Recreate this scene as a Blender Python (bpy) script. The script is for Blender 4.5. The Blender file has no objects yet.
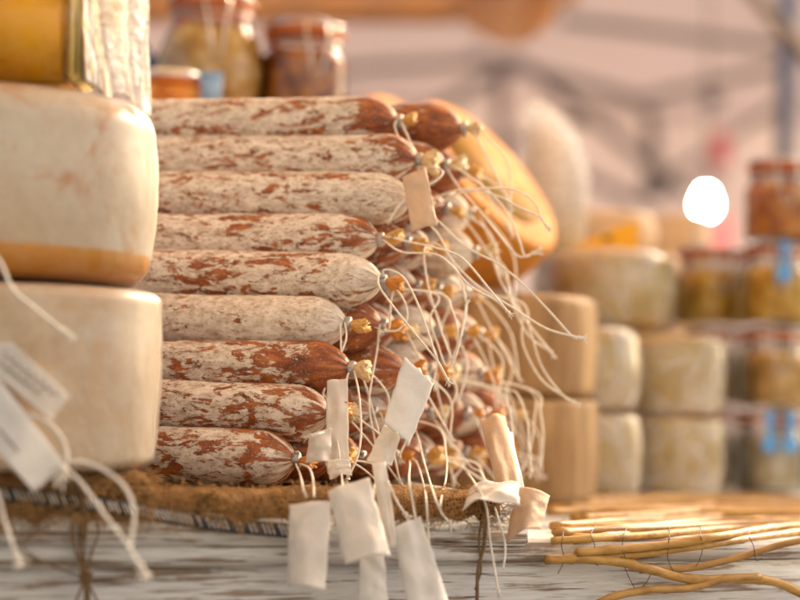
import bpy, math, random
from mathutils import Vector, Matrix, noise as mnoise

R = math.radians
random.seed(7)
scene = bpy.context.scene
C = scene.collection

# ------------------------------------------------------------------ camera
EYE = 1.10
FPX = 1889.0                      # focal length in photo pixels (800 wide)
ROLL = R(1.6)
PITCH = math.atan2(85.0, FPX)     # horizon lies at y = 385 in the photo
fwd = Vector((0, math.cos(PITCH), math.sin(PITCH)))
r0 = Vector((1, 0, 0)); u0 = r0.cross(fwd)
right = r0 * math.cos(ROLL) + u0 * math.sin(ROLL)
up = u0 * math.cos(ROLL) - r0 * math.sin(ROLL)
cam_d = bpy.data.cameras.new('camera'); cam = bpy.data.objects.new('camera', cam_d)
C.objects.link(cam); scene.camera = cam
cam.matrix_world = Matrix(((right.x, up.x, -fwd.x, 0), (right.y, up.y, -fwd.y, 0),
                           (right.z, up.z, -fwd.z, EYE), (0, 0, 0, 1)))
cam_d.sensor_width = 36.0; cam_d.lens = FPX / 800 * 36.0
cam_d.clip_start = 0.05; cam_d.clip_end = 500
cam_d.dof.use_dof = True; cam_d.dof.focus_distance = 1.775; cam_d.dof.aperture_fstop = 2.1
cam_d.dof.aperture_blades = 0
CAMP = Vector((0, 0, EYE))

def ray(px, py):
    return (fwd + right * ((px - 400) / FPX) + up * ((300 - py) / FPX))
def P(px, py, d):
    """photo pixel -> point at depth d (metres along +Y)"""
    r = ray(px, py)
    return CAMP + r * (d / r.y)
def M(px, d):
    """length in metres of px photo pixels at depth d"""
    return px * d / FPX

# ------------------------------------------------------------------ light
SUN_AZ, SUN_EL = R(42), R(26)     # azimuth from +Y towards +X
world = bpy.data.worlds.new('World'); scene.world = world; world.use_nodes = True
wn = world.node_tree; bg = wn.nodes['Background']
sky = wn.nodes.new('ShaderNodeTexSky'); sky.sky_type = 'NISHITA'; sky.sun_disc = False
sky.sun_elevation = SUN_EL; sky.sun_rotation = SUN_AZ
sky.air_density = 1.0; sky.dust_density = 6.0; sky.ozone_density = 0.0
wn.links.new(sky.outputs[0], bg.inputs[0]); bg.inputs[1].default_value = 0.15
sun_d = bpy.data.lights.new('sun', 'SUN'); sun_d.energy = 2.0; sun_d.angle = R(0.6)
sun_d.color = (1.0, 0.77, 0.50)
sun = bpy.data.objects.new('sun', sun_d); C.objects.link(sun)
sdir = Vector((math.sin(SUN_AZ) * math.cos(SUN_EL), math.cos(SUN_AZ) * math.cos(SUN_EL), math.sin(SUN_EL)))
sun.rotation_euler = sdir.to_track_quat('Z', 'Y').to_euler(); sun.location = (3, 4, 6)
vs = scene.view_settings
vs.view_transform = 'Standard'; vs.look = 'None'; vs.gamma = 1.0; vs.exposure = 1.48

# ------------------------------------------------------------------ helpers
def link(name, verts, faces, mat, parent=None, smooth=True, attrs=None):
    me = bpy.data.meshes.new(name)
    me.from_pydata([tuple(v) for v in verts], [], faces)
    if smooth: me.polygons.foreach_set('use_smooth', [True] * len(me.polygons))
    for an, (typ, vals) in (attrs or {}).items():
        a = me.attributes.new(an, typ, 'POINT')
        if typ == 'FLOAT': a.data.foreach_set('value', vals)
        else: a.data.foreach_set('vector', [c for v in vals for c in v])
    me.update()
    if mat: me.materials.append(mat)
    o = bpy.data.objects.new(name, me); C.objects.link(o)
    if parent: o.parent = parent
    return o
def empty(name, loc=(0, 0, 0)):
    o = bpy.data.objects.new(name, None); C.objects.link(o); o.location = loc
    o.empty_display_size = 0.05
    return o
def tag(o, label, cat, group=None):
    o['label'] = label; o['category'] = cat
    if group: o['group'] = group
    return o
def structure(o): o['kind'] = 'structure'; return o

class MB:
    """collects shapes of ONE part"""
    def __init__(s): s.v = []; s.f = []
    def add(s, v, f):
        n = len(s.v); s.v += [Vector(x) for x in v]; s.f += [tuple(i + n for i in q) for q in f]; return s
    def box(s, c, size, rot=None, bev=0.0, jit=0.0):
        x, y, z = [k / 2 for k in size]; b = min(bev, x * .9, y * .9, z * .9)
        if b <= 0:
            vv = [(sx * x, sy * y, sz * z) for sz in (-1, 1) for sy in (-1, 1) for sx in (-1, 1)]
            ff = [(0, 2, 3, 1), (4, 5, 7, 6), (0, 1, 5, 4), (2, 6, 7, 3), (0, 4, 6, 2), (1, 3, 7, 5)]
        else:
            import bmesh
            bm = bmesh.new(); bmesh.ops.create_cube(bm, size=1)
            for q in bm.verts: q.co = Vector((q.co.x * 2 * x, q.co.y * 2 * y, q.co.z * 2 * z))
            bmesh.ops.bevel(bm, geom=bm.edges[:], offset=b, segments=2, affect='EDGES')
            bm.verts.index_update()
            vv = [tuple(q.co) for q in bm.verts]; ff = [tuple(q.index for q in fc.verts) for fc in bm.faces]; bm.free()
        c = Vector(c)
        out = []
        for q in vv:
            q = Vector(q)
            if jit: q += Vector([random.uniform(-jit, jit) for _ in range(3)])
            out.append(c + ((rot @ q) if rot else q))
        return s.add(out, ff)
    def tube(s, pts, rad, sides=8, cap=True):
        pts = [Vector(p) for p in pts]; n = len(pts)
        rr = rad if isinstance(rad, (list, tuple)) else [rad] * n
        t0 = (pts[1] - pts[0]).normalized()
        nrm = t0.orthogonal().normalized()
        vv = []
        for i, p in enumerate(pts):
            t = (pts[min(i + 1, n - 1)] - pts[max(i - 1, 0)])
            t = t.normalized() if t.length > 1e-9 else t0
            nrm = (nrm - t * nrm.dot(t)); nrm = nrm.normalized() if nrm.length > 1e-6 else t.orthogonal().normalized()
            b = t.cross(nrm)
            for k in range(sides):
                a = 2 * math.pi * k / sides
                vv.append(p + (nrm * math.cos(a) + b * math.sin(a)) * rr[i])
        ff = [(i * sides + k, i * sides + (k + 1) % sides, (i + 1) * sides + (k + 1) % sides, (i + 1) * sides + k)
              for i in range(n - 1) for k in range(sides)]
        if cap:
            ff.append(tuple(range(sides - 1, -1, -1))); ff.append(tuple((n - 1) * sides + k for k in range(sides)))
        return s.add(vv, ff)
    def lathe(s, prof, seg=48, mat=None, wob=None, cap=True):
        """prof: list of (radius, height)"""
        vv = []
        for i, (r, h) in enumerate(prof):
            for k in range(seg):
                a = 2 * math.pi * k / seg
                rr = r + (wob(a, h, r) if wob else 0)
                p = Vector((rr * math.cos(a), rr * math.sin(a), h))
                vv.append(mat @ p if mat else p)
        n = len(prof)
        ff = [(i * seg + k, i * seg + (k + 1) % seg, (i + 1) * seg + (k + 1) % seg, (i + 1) * seg + k)
              for i in range(n - 1) for k in range(seg)]
        if cap:
            ff.append(tuple(range(seg - 1, -1, -1))); ff.append(tuple((n - 1) * seg + k for k in range(seg)))
        return s.add(vv, ff)
    def build(s, name, mat, parent=None, smooth=True):
        o = link(name, s.v, s.f, mat, parent, smooth)
        if parent is not None: o.matrix_parent_inverse = Matrix.Translation(-Vector(parent_world(parent)))
        return o
def parent_world(o):
    # parts made by build() keep world coordinates, so only a top-level thing carries an offset
    return Vector(o.location)

def spline(pts, per=8):
    """Catmull-Rom through pts"""
    pts = [Vector(p) for p in pts]
    if len(pts) < 3: 
        return [pts[0].lerp(pts[-1], i / per) for i in range(per + 1)]
    q = [pts[0] * 2 - pts[1]] + pts + [pts[-1] * 2 - pts[-2]]
    out = []
    for i in range(1, len(q) - 2):
        a, b, c, d = q[i - 1], q[i], q[i + 1], q[i + 2]
        for k in range(per):
            t = k / per
            out.append(0.5 * ((2 * b) + (c - a) * t + (2 * a - 5 * b + 4 * c - d) * t * t + (3 * b - a - 3 * c + d) * t ** 3))
    out.append(pts[-1]); return out
def nz(x, y, z): return mnoise.noise(Vector((x, y, z)))

# ------------------------------------------------------------------ materials
class Mat:
    def __init__(s, name):
        s.m = bpy.data.materials.new(name); s.m.use_nodes = True
        s.t = s.m.node_tree; s.n = s.t.nodes; s.b = s.n['Principled BSDF']; s.out = s.n['Material Output']
    def node(s, typ, **kw):
        nd = s.n.new(typ)
        for k, v in kw.items():
            if k.startswith('i_'):
                key = k[2:]; key = int(key) if key.isdigit() else key.replace('_', ' ')
                nd.inputs[key].default_value = v
            else: setattr(nd, k, v)
        return nd
    def l(s, a, b): s.t.links.new(a, b)
    def coord(s, kind='Object', scale=(1, 1, 1), rand=False):
        tc = s.node('ShaderNodeTexCoord'); mp = s.node('ShaderNodeMapping'); mp.inputs['Scale'].default_value = scale
        s.l(tc.outputs[kind], mp.inputs[0])
        if rand:
            oi = s.node('ShaderNodeObjectInfo'); ml = s.node('ShaderNodeMath', operation='MULTIPLY'); ml.inputs[1].default_value = 37.0
            s.l(oi.outputs['Random'], ml.inputs[0]); s.l(ml.outputs[0], mp.inputs['Location'])
        return mp.outputs[0]
    def noise(s, vec, scale, detail=6, rough=.6, dist=0.0):
        nd = s.node('ShaderNodeTexNoise'); nd.inputs['Scale'].default_value = scale; nd.inputs['Detail'].default_value = detail
        nd.inputs['Roughness'].default_value = rough; nd.inputs['Distortion'].default_value = dist
        if vec: s.l(vec, nd.inputs['Vector'])
        return nd.outputs[0]
    def ramp(s, fac, stops, interp='LINEAR'):
        nd = s.node('ShaderNodeValToRGB'); cr = nd.color_ramp; cr.interpolation = interp
        while len(cr.elements) < len(stops): cr.elements.new(0.5)
        for e, (p, c) in zip(cr.elements, stops):
            e.position = p; e.color = (c[0], c[1], c[2], 1) if not isinstance(c, (int, float)) else (c, c, c, 1)
        s.l(fac, nd.inputs[0]); return nd.outputs[0]
    def mix(s, fac, a, b, mode='MIX'):
        nd = s.node('ShaderNodeMix', data_type='RGBA', blend_type=mode)
        for sock, v in ((nd.inputs[0], fac), (nd.inputs[6], a), (nd.inputs[7], b)):
            if isinstance(v, bpy.types.NodeSocket): s.l(v, sock)
            elif isinstance(v, (int, float)): sock.default_value = v
            else: sock.default_value = (*v, 1)
        return nd.outputs[2]
    def math(s, op, a, b=0.0, clamp=False):
        nd = s.node('ShaderNodeMath', operation=op); nd.use_clamp = clamp
        for sock, v in ((nd.inputs[0], a), (nd.inputs[1], b)):
            if isinstance(v, bpy.types.NodeSocket): s.l(v, sock)
            else: sock.default_value = v
        return nd.outputs[0]
    def bump(s, h, strength=.3, dist=.002, base=None):
        nd = s.node('ShaderNodeBump'); nd.inputs['Strength'].default_value = strength; nd.inputs['Distance'].default_value = dist
        s.l(h, nd.inputs['Height'])
        if base: s.l(base, nd.inputs['Normal'])
        return nd.outputs[0]
    def set(s, color=None, rough=None, normal=None, **kw):
        for key, v in dict({'Base Color': color, 'Roughness': rough, 'Normal': normal}, **{k.replace('_', ' '): v for k, v in kw.items()}).items():
            if v is None: continue
            sock = s.b.inputs[key]
            if isinstance(v, bpy.types.NodeSocket): s.l(v, sock)
            elif isinstance(v, (int, float)): sock.default_value = v
            else: sock.default_value = (*v, 1) if len(v) == 3 and sock.type == 'RGBA' else v
        return s
    def translucent(s, color, fac):
        tr = s.node('ShaderNodeBsdfTranslucent'); 
        if isinstance(color, bpy.types.NodeSocket): s.l(color, tr.inputs[0])
        else: tr.inputs[0].default_value = (*color, 1)
        mx = s.node('ShaderNodeMixShader'); mx.inputs[0].default_value = fac
        s.l(s.b.outputs[0], mx.inputs[1]); s.l(tr.outputs[0], mx.inputs[2]); s.l(mx.outputs[0], s.out.inputs[0])
        return s

def m_salami():
    m = Mat('salami_casing')
    at = m.node('ShaderNodeAttribute', attribute_name='pc'); v = at.outputs['Vector']
    ba = m.node('ShaderNodeAttribute', attribute_name='bare').outputs['Fac']
    mp = m.node('ShaderNodeMapping'); mp.inputs['Scale'].default_value = (1, 1, .42); m.l(v, mp.inputs[0]); sv = mp.outputs[0]
    big = m.noise(sv, 72, 6, .66, .8)
    fine = m.noise(sv, 240, 5, .7, .4)
    s = m.math('ADD', big, ba)
    s = m.math('ADD', s, m.math('MULTIPLY', m.math('SUBTRACT', fine, .5), .55))
    mask = m.ramp(s, [(.52, 0), (.575, 1)])
    mp2 = m.node('ShaderNodeMapping'); mp2.inputs['Scale'].default_value = (1, 1, .6); m.l(v, mp2.inputs[0])
    grey = m.noise(mp2.outputs[0], 130, 6, .72)
    mould = m.ramp(grey, [(.28, (.31, .23, .17)), (.42, (.54, .465, .39)), (.56, (.72, .655, .585)), (.75, (.83, .79, .74))])
    spk = m.noise(mp2.outputs[0], 330, 4, .7)
    mould = m.mix(m.ramp(spk, [(.34, .75), (.45, 0)]), mould, (.26, .15, .09))
    red = m.ramp(m.noise(sv, 120, 4, .6), [(.3, (.085, .018, .006)), (.5, (.25, .062, .012)), (.68, (.43, .135, .022))])
    dust = m.ramp(m.noise(v, 420, 3, .7), [(.54, 0), (.70, .32)])
    red = m.mix(dust, red, (.55, .45, .36))
    col = m.mix(mask, mould, red)
    rough = m.ramp(mask, [(0, .90), (1, .56)])
    h = m.math('SUBTRACT', m.math('MULTIPLY', grey, .6), m.math('MULTIPLY', mask, .5))
    h = m.math('ADD', h, m.math('MULTIPLY', fine, .35))
    m.set(col, rough, m.bump(h, .55, .0016))
    return m.m
def m_simple(name, col, rough=.6, metal=0.0, var=.15, scale=60, bump=0.0, bscale=None, **kw):
    m = Mat(name); v = m.coord('Object', rand=True)
    n = m.noise(v, scale, 5, .6)
    a = tuple(c * (1 - var) for c in col); b = tuple(min(1, c * (1 + var)) for c in col)
    c = m.ramp(n, [(.3, a), (.7, b)])
    m.set(c, rough, None, Metallic=metal, **kw)
    if bump: m.set(normal=m.bump(m.noise(v, bscale or scale * 3, 5, .65), bump, .002))
    return m
def m_rind(name, lo, mid, hi, scale=14, rough=.45, stain=None, stain_fac=.5, sss=0.06, bump=.25, streak=False, spec=.35):
    m = Mat(name); v = m.coord('Object', (1, 1, .10) if streak else (1, 1, 1), rand=True)
    n = m.noise(v, scale, 6, .6, .5); n2 = m.noise(v, scale * 9, 5, .65)
    c = m.ramp(m.math('ADD', n, m.math('MULTIPLY', m.math('SUBTRACT', n2, .5), .35)), [(.3, lo), (.5, mid), (.68, hi)])
    if stain:
        st = m.ramp(m.noise(v, scale * 1.6, 5, .6, 1.2), [(.54, 0), (.66, stain_fac)])
        c = m.mix(st, c, stain)
    m.set(c, m.ramp(n2, [(.3, rough - .1), (.7, rough + .15)]), m.bump(n2, bump, .002), Subsurface_Weight=sss, Specular_IOR_Level=spec)
    m.b.inputs['Subsurface Radius'].default_value = (.02, .012, .006)
    return m.m
def m_based(name, base_col, top, *a, **k):
    mt = m_rind(name, *a, **k); t = mt.node_tree; b = t.nodes['Principled BSDF']; src = b.inputs['Base Color'].links[0].from_socket
    tc = t.nodes.new('ShaderNodeTexCoord'); sx = t.nodes.new('ShaderNodeSeparateXYZ'); t.links.new(tc.outputs['Object'], sx.inputs[0])
    mr = t.nodes.new('ShaderNodeMapRange'); mr.inputs[1].default_value = top - .002; mr.inputs[2].default_value = top + .002; mr.inputs[3].default_value = 1; mr.inputs[4].default_value = 0
    t.links.new(sx.outputs['Z'], mr.inputs[0]); mx = t.nodes.new('ShaderNodeMix'); mx.data_type = 'RGBA'
    t.links.new(mr.outputs[0], mx.inputs[0]); t.links.new(src, mx.inputs[6]); mx.inputs[7].default_value = (*base_col, 1); t.links.new(mx.outputs[2], b.inputs['Base Color'])
    return mt
def m_film(name, white=.12, tint=(.95, .93, .9), wr=26, rough=.12, dens=.3, bmp=.3, ior=1.5):
    """thin shrink film: clear, with whitish haze along its creases"""
    m = Mat(name); v = m.coord('Object', (1, 1, .7), rand=True)
    n = m.noise(v, wr, 6, .65, 1.5)
    crease = m.ramp(n, [(.40, 0), (.49, 1), (.52, 1), (.6, 0)])
    nb = m.bump(n, bmp, .003)
    tr = m.node('ShaderNodeBsdfTransparent'); tr.inputs[0].default_value = (.97, .96, .95, 1)
    m.set(tint, rough, nb)
    fr = m.node('ShaderNodeFresnel'); fr.inputs[0].default_value = ior; m.l(nb, fr.inputs[1])
    f = m.math('ADD', m.math('MULTIPLY', crease, dens), white)
    gl = m.node('ShaderNodeBsdfGlossy'); gl.inputs['Roughness'].default_value = rough; m.l(nb, gl.inputs['Normal'])
    mx = m.node('ShaderNodeMixShader'); m.l(f, mx.inputs[0]); m.l(tr.outputs[0], mx.inputs[1]); m.l(m.b.outputs[0], mx.inputs[2])
    m2 = m.node('ShaderNodeMixShader'); m.l(fr.outputs[0], m2.inputs[0]); m.l(mx.outputs[0], m2.inputs[1]); m.l(gl.outputs[0], m2.inputs[2])
    m.l(m2.outputs[0], m.out.inputs[0]); return m.m
def m_glass():
    m = Mat('jar_glass')
    tr = m.node('ShaderNodeBsdfTransparent'); tr.inputs[0].default_value = (.93, .95, .93, 1)
    gl = m.node('ShaderNodeBsdfGlossy'); gl.inputs['Roughness'].default_value = .04
    fr = m.node('ShaderNodeFresnel'); fr.inputs[0].default_value = 1.5
    m2 = m.node('ShaderNodeMixShader'); m.l(fr.outputs[0], m2.inputs[0]); m.l(tr.outputs[0], m2.inputs[1]); m.l(gl.outputs[0], m2.inputs[2])
    m.l(m2.outputs[0], m.out.inputs[0]); return m.m
def m_wood_white():
    m = Mat('whitewashed_wood'); v = m.coord('Object', (1, 1, 1), rand=True)
    mp = m.node('ShaderNodeMapping'); mp.inputs['Scale'].default_value = (.055, 1, 1); m.l(v, mp.inputs[0]); g = mp.outputs[0]
    gr = m.noise(g, 150, 7, .66, .3); gr2 = m.noise(g, 420, 4, .7)
    patch = m.noise(v, 9, 5, .6)
    paint = m.ramp(gr2, [(.3, (.52, .50, .48)), (.6, (.70, .69, .68))])
    wood = m.ramp(gr2, [(.3, (.13, .075, .04)), (.7, (.33, .22, .13))])
    s = m.math('ADD', m.math('MULTIPLY', gr, .9), m.math('MULTIPLY', patch, .35))
    mask = m.ramp(s, [(.53, 1), (.59, 0)])
    crack = m.ramp(gr, [(.31, 1), (.36, 0)])
    c = m.mix(m.math('MULTIPLY', mask, .85), paint, wood)
    c = m.mix(crack, c, (.045, .03, .02))
    h = m.math('SUBTRACT', gr2, m.math('MULTIPLY', mask, .8))
    m.set(c, .78, m.bump(h, .5, .0012)); return m.m
def m_burlap():
    m = Mat('burlap'); uv = m.node('ShaderNodeAttribute', attribute_name='pc').outputs['Vector']
    def wave(d):
        w = m.node('ShaderNodeTexWave', wave_type='BANDS', bands_direction=d); w.inputs['Scale'].default_value = 95
        w.inputs['Distortion'].default_value = 2.2; w.inputs['Detail'].default_value = 3; w.inputs['Detail Scale'].default_value = 2.5
        m.l(uv, w.inputs[0]); return w.outputs['Fac']
    h = m.math('MAXIMUM', wave('X'), wave('Y'))
    n = m.noise(uv, 40, 5, .6); n2 = m.noise(uv, 900, 3, .6)
    c = m.ramp(h, [(.25, (.05, .022, .006)), (.6, (.26, .13, .04)), (1, (.42, .23, .085))])
    c = m.mix(m.ramp(n, [(.35, 0), (.7, .35)]), c, (.22, .11, .04))
    m.set(c, .95, m.bump(m.math('ADD', h, m.math('MULTIPLY', n2, .3)), 1.0, .002)); return m.m
def m_paper(name, col):
    m = Mat(name); v = m.coord('Object', rand=True)
    n = m.noise(v, 26, 5, .6, .8); f = m.noise(v, 500, 3, .6)
    c = m.ramp(n, [(.3, tuple(k * .86 for k in col)), (.6, col), (.8, tuple(min(1, k * 1.06) for k in col))])
    m.set(c, .62, m.bump(m.math('ADD', m.math('MULTIPLY', n, 1.5), m.math('MULTIPLY', f, .12)), .35, .004))
    m.translucent(c, .28); return m.m
def m_string():
    m = Mat('cotton_string'); v = m.coord('Object', rand=True)
    c = m.ramp(m.noise(v, 180, 4, .6), [(.3, (.72, .66, .58)), (.7, (.87, .84, .78))])
    w = m.node('ShaderNodeTexWave', wave_type='BANDS', bands_direction='DIAGONAL'); w.inputs['Scale'].default_value = 500
    m.l(v, w.inputs[0])
    m.set(c, .85, m.bump(w.outputs['Fac'], .5, .0004)); return m.m
def m_contents(name, lo, mid, hi, scale=45):
    m = Mat(name); v = m.coord('Object', rand=True)
    vo = m.node('ShaderNodeTexVoronoi'); vo.inputs['Scale'].default_value = scale; m.l(v, vo.inputs['Vector'])
    n = m.noise(v, scale * .7, 4, .6)
    f = m.math('ADD', m.math('MULTIPLY', vo.outputs['Distance'], .8), m.math('MULTIPLY', n, .6))
    _c = m.ramp(f, [(.35, hi), (.6, mid), (.85, lo)]); m.set(_c, .25, None, Subsurface_Weight=.5); m.b.inputs['Subsurface Radius'].default_value = (.05, .03, .012); m.b.inputs['Subsurface Scale'].default_value = .6; return m.m

SAL = m_salami(); STR = m_string(); BUR = m_burlap(); WOODW = m_wood_white(); GLASS = m_glass()
PAPER = m_paper('tag_paper', (.82, .78, .73)); PAPER_TAN = m_paper('tan_tag_paper', (.68, .52, .38)); PAPER_COOL = m_paper('white_tag_paper', (.84, .83, .81))
_t = m_simple('casing_tuft', (.76, .47, .15), .5, var=.3, scale=220, bump=.4); _t.translucent((.75, .52, .25), .35); TUFT = _t.m
_t = m_simple('pale_casing_tuft', (.80, .63, .36), .5, var=.2, scale=220, bump=.4); _t.translucent((.78, .62, .42), .3); TUFT2 = _t.m
_t = m_simple('orange_casing_tuft', (.70, .34, .07), .45, var=.3, scale=220, bump=.4); _t.translucent((.75, .36, .08), .35); TUFT3 = _t.m
CLIP = m_simple('clip_metal', (.46, .46, .48), .6, 1.0, .1, 200, .15).m
WIRE = m_simple('steel_wire', (.6, .58, .56), .3, 1.0, .1, 100).m
DARKWIRE = m_simple('dark_wire', (.13, .12, .11), .5, .6, .2, 100).m
TWINE = m_simple('jute_twine', (.20, .12, .055), .9, 0, .3, 300, .5).m
INK = m_simple('tag_ink', (.10, .065, .06), .7, 0, .3, 300).m
REED = Mat('reed'); _v = REED.coord('Object', (.15, 1, 1), rand=True)
_oi = REED.node('ShaderNodeObjectInfo')
REED.set(REED.mix(REED.math('ADD', REED.math('MULTIPLY', _oi.outputs['Random'], .6), .4), (.26, .13, .04), REED.ramp(REED.noise(_v, 90, 5, .6), [(.3, (.32, .15, .03)), (.55, (.60, .34, .08)), (.75, (.74, .50, .17))])), .45,
         REED.bump(REED.noise(_v, 300, 4, .6), .3, .001)); REED = REED.m

BLOCKWOOD = m_simple('dark_light_block', (.10, .075, .055), .8, 0, .3, 30).m
# ================================================================== SETTING
gm = Mat('paving'); _v = gm.coord('Object')
gb = gm.node('ShaderNodeTexBrick'); gb.inputs['Scale'].default_value = 2.2; gm.l(_v, gb.inputs[0])
gb.inputs['Color1'].default_value = (.20, .18, .16, 1); gb.inputs['Color2'].default_value = (.26, .23, .20, 1); gb.inputs['Mortar'].default_value = (.10, .09, .08, 1)
gm.set(gm.mix(gm.math('MULTIPLY', gm.noise(_v, 3, 6, .6), .6), gb.outputs[0], (.12, .11, .10)), .8)
structure(link('ground', [(-150, -150, 0), (150, -150, 0), (150, 150, 0), (-150, 150, 0)], [(0, 1, 2, 3)], gm.m, smooth=False))

# table front line: through F0 with direction FD (recedes a little to the right)
F0 = Vector((-.10, 1.66, 0)); FA = R(22)
FD = Vector((math.cos(FA), math.sin(FA), 0)); FN = Vector((FD.y, -FD.x, 0))     # FN points to the buyer
TROT = Matrix.Rotation(FA, 3, 'Z')
TZ = EYE - .142                   # table top
RZ = EYE - .1005                  # top of the riser board
def front(s, off=0.0, z=0.0):
    p = F0 + FD * s + FN * off; p.z = z; return p

table = empty('market_table', front(.3, -.5, 0))
tag(table, 'whitewashed plank market counter under all the cheeses and sausages', 'table')
# top planks (run along the front)
for i in range(7):
    w = .155
    mb = MB().box((0, 0, 0), (2.5, w - .004, .018), None, .002)
    o = mb.build('top_plank', WOODW, table); o.matrix_parent_inverse = Matrix()
    o.location = front(.35, -(.0775 + i * w) + .008, TZ - .009) - table.location; o.rotation_euler.z = FA
z = TZ - .0168
for i, h in enumerate((.105, .12, .11, .12, .115, .12, .11, .12)):
    mb = MB().box((0, 0, 0), (2.46, .018, h - .003), None, .002)
    o = mb.build('front_plank', WOODW, table); o.matrix_parent_inverse = Matrix()
    o.location = front(.35 + .01 * (i % 3), -.012, z - h / 2) - table.location; o.rotation_euler = (0, R(.15) * (-1) ** i, FA)
    z -= h
mb = MB().box((0, 0, 0), (2.42, .012, TZ - .03), None, .002)  # added dark board, stops light leaking through the front plank seams
o = mb.build('light_block_board', BLOCKWOOD, table); o.matrix_parent_inverse = Matrix(); o.location = front(.35, -.030, (TZ - .03) / 2) - table.location; o.rotation_euler.z = FA
for s in (-.87, 1.57):
    mb = MB().box((0, 0, 0), (.03, 1.0, TZ - .03), None, .002)
    o = mb.build('side_panel', WOODW, table); o.matrix_parent_inverse = Matrix()
    o.location = front(s, -.54, (TZ - .03) / 2) - table.location; o.rotation_euler.z = FA

# riser: a low board platform carrying the sausages and the left cheeses
riser = empty('display_riser', front(-.2, -.3, TZ)); tag(riser, 'low whitewashed board platform under the salami pile', 'platform')
RL = -.85; RR = .238               # along the front
h = RZ - TZ - .003
mb = MB().box((0, 0, 0), (RR - RL, .016, h - .001), None, .0025)
o = mb.build('front_board', WOODW, riser); o.matrix_parent_inverse = Matrix(); o.location = front((RL + RR) / 2, .002, TZ + h / 2 + .0005) - riser.location; o.rotation_euler = (0, R(.3), FA)
for i in range(4):
    mb = MB().box((0, 0, 0), (RR - RL - .004, .112, .012), None, .002)
    o = mb.build('top_board', WOODW, riser); o.matrix_parent_inverse = Matrix()
    o.location = front((RL + RR) / 2, -.068 - i * .115, RZ - .0075) - riser.location; o.rotation_euler.z = FA
for s in (RL + .02, (RL + RR) / 2, RR - .02):
    mb = MB().box((0, 0, 0), (.02, .44, h - .014), None, .001)
    o = mb.build('batten', WOODW, riser); o.matrix_parent_inverse = Matrix(); o.location = front(s, -.235, TZ + (h - .014) / 2 + .0005) - riser.location; o.rotation_euler.z = FA

# ------------------------------------------------------------------ burlap
def cloth(name, s0, s1, path, mat, seed, rag=.006, amp=.002, parent=None, ns=120):
    """path: list of (offset from front, z); cloth swept along the front line"""
    pth = spline([Vector((a, b, 0)) for a, b in path], 6); n = len(pth)
    L = [0]
    for i in range(1, n): L.append(L[-1] + (pth[i] - pth[i - 1]).length)
    V = []; A = []; F = []
    for i in range(n):
        for k in range(ns + 1):
            s = s0 + (s1 - s0) * k / ns
            endf = max(0, (i - n * .55) / (n * .45))
            extra = endf * (rag * (nz(s * 38, seed, 0) + .8 * nz(s * 130, seed, 4)) * 1.6)
            p = front(s, pth[i].x + (amp * nz(s * 25, L[i] * 30, seed) + amp * .5 * nz(s * 70, L[i] * 80, seed)) * (.25 + 1.2 * endf), pth[i].y + amp * (.9 * abs(nz(s * 17, L[i] * 25, seed + 9)) + .5 * abs(nz(s * 80, L[i] * 60, seed + 5))) * min(1, max(0, (i - n * .3) / (n * .2))) - extra)
            V.append(p); A.append((s, L[i] + extra, 0))
    for i in range(n - 1):
        for k in range(ns):
            a = i * (ns + 1) + k
            F.append((a, a + 1, a + ns + 2, a + ns + 1))
    o = link(name, V, F, mat, parent, True, {'pc': ('FLOAT_VECTOR', A)})
    md = o.modifiers.new('thick', 'SOLIDIFY'); md.thickness = .0016; md.offset = 1
    return o, V, ns, n
bl, BV, bns, bn = cloth('burlap_cloth', -.83, .205, [(-.36, RZ + .0012), (-.2, RZ + .0012), (-.10, RZ + .0015), (-.06, RZ + .002), (-.03, RZ + .003), (-.004, RZ + .003), (.011, RZ + .0), (.0165, RZ - .008), (.0175, RZ - .020)], BUR, 3, .007, .0065)
tag(bl, 'coarse brown burlap cloth with frayed hem under the salami pile', 'cloth')
# frayed fibres of its hem
mb = MB()
for i in range(5200):
    k = random.randint(0, bns); s = -.83 + 1.035 * k / bns + random.uniform(-.004, .004)
    p = BV[(bn - random.choice((1, 1, 2, 3, 4, 5, 7, 9, 11, 13, 15, 17, 19, 21, 23))) * (bns + 1) + k] + FD * random.uniform(-.004, .004)
    d = Vector((random.gauss(0, .008), random.uniform(-.006, .001), -random.uniform(-.004, .016)))
    d2 = d * .5 + Vector((random.gauss(0, .003), random.uniform(-.004, 0), random.gauss(.001, .003)))
    d.z += .007 * random.random(); mb.tube(spline([p + FN * .0005 + Vector((0, 0, .0005)), p + d2 + FN * .002 + Vector((0, 0, .002)), p + d + FN * .003], 3), random.uniform(.0002, .00042), 3, False)
_f = m_simple('burlap_fibre', (.40, .22, .075), .9, 0, .45, 80).m
fr = mb.build('frayed_fibres', _f, bl); fr['kind'] = 'stuff'
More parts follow.
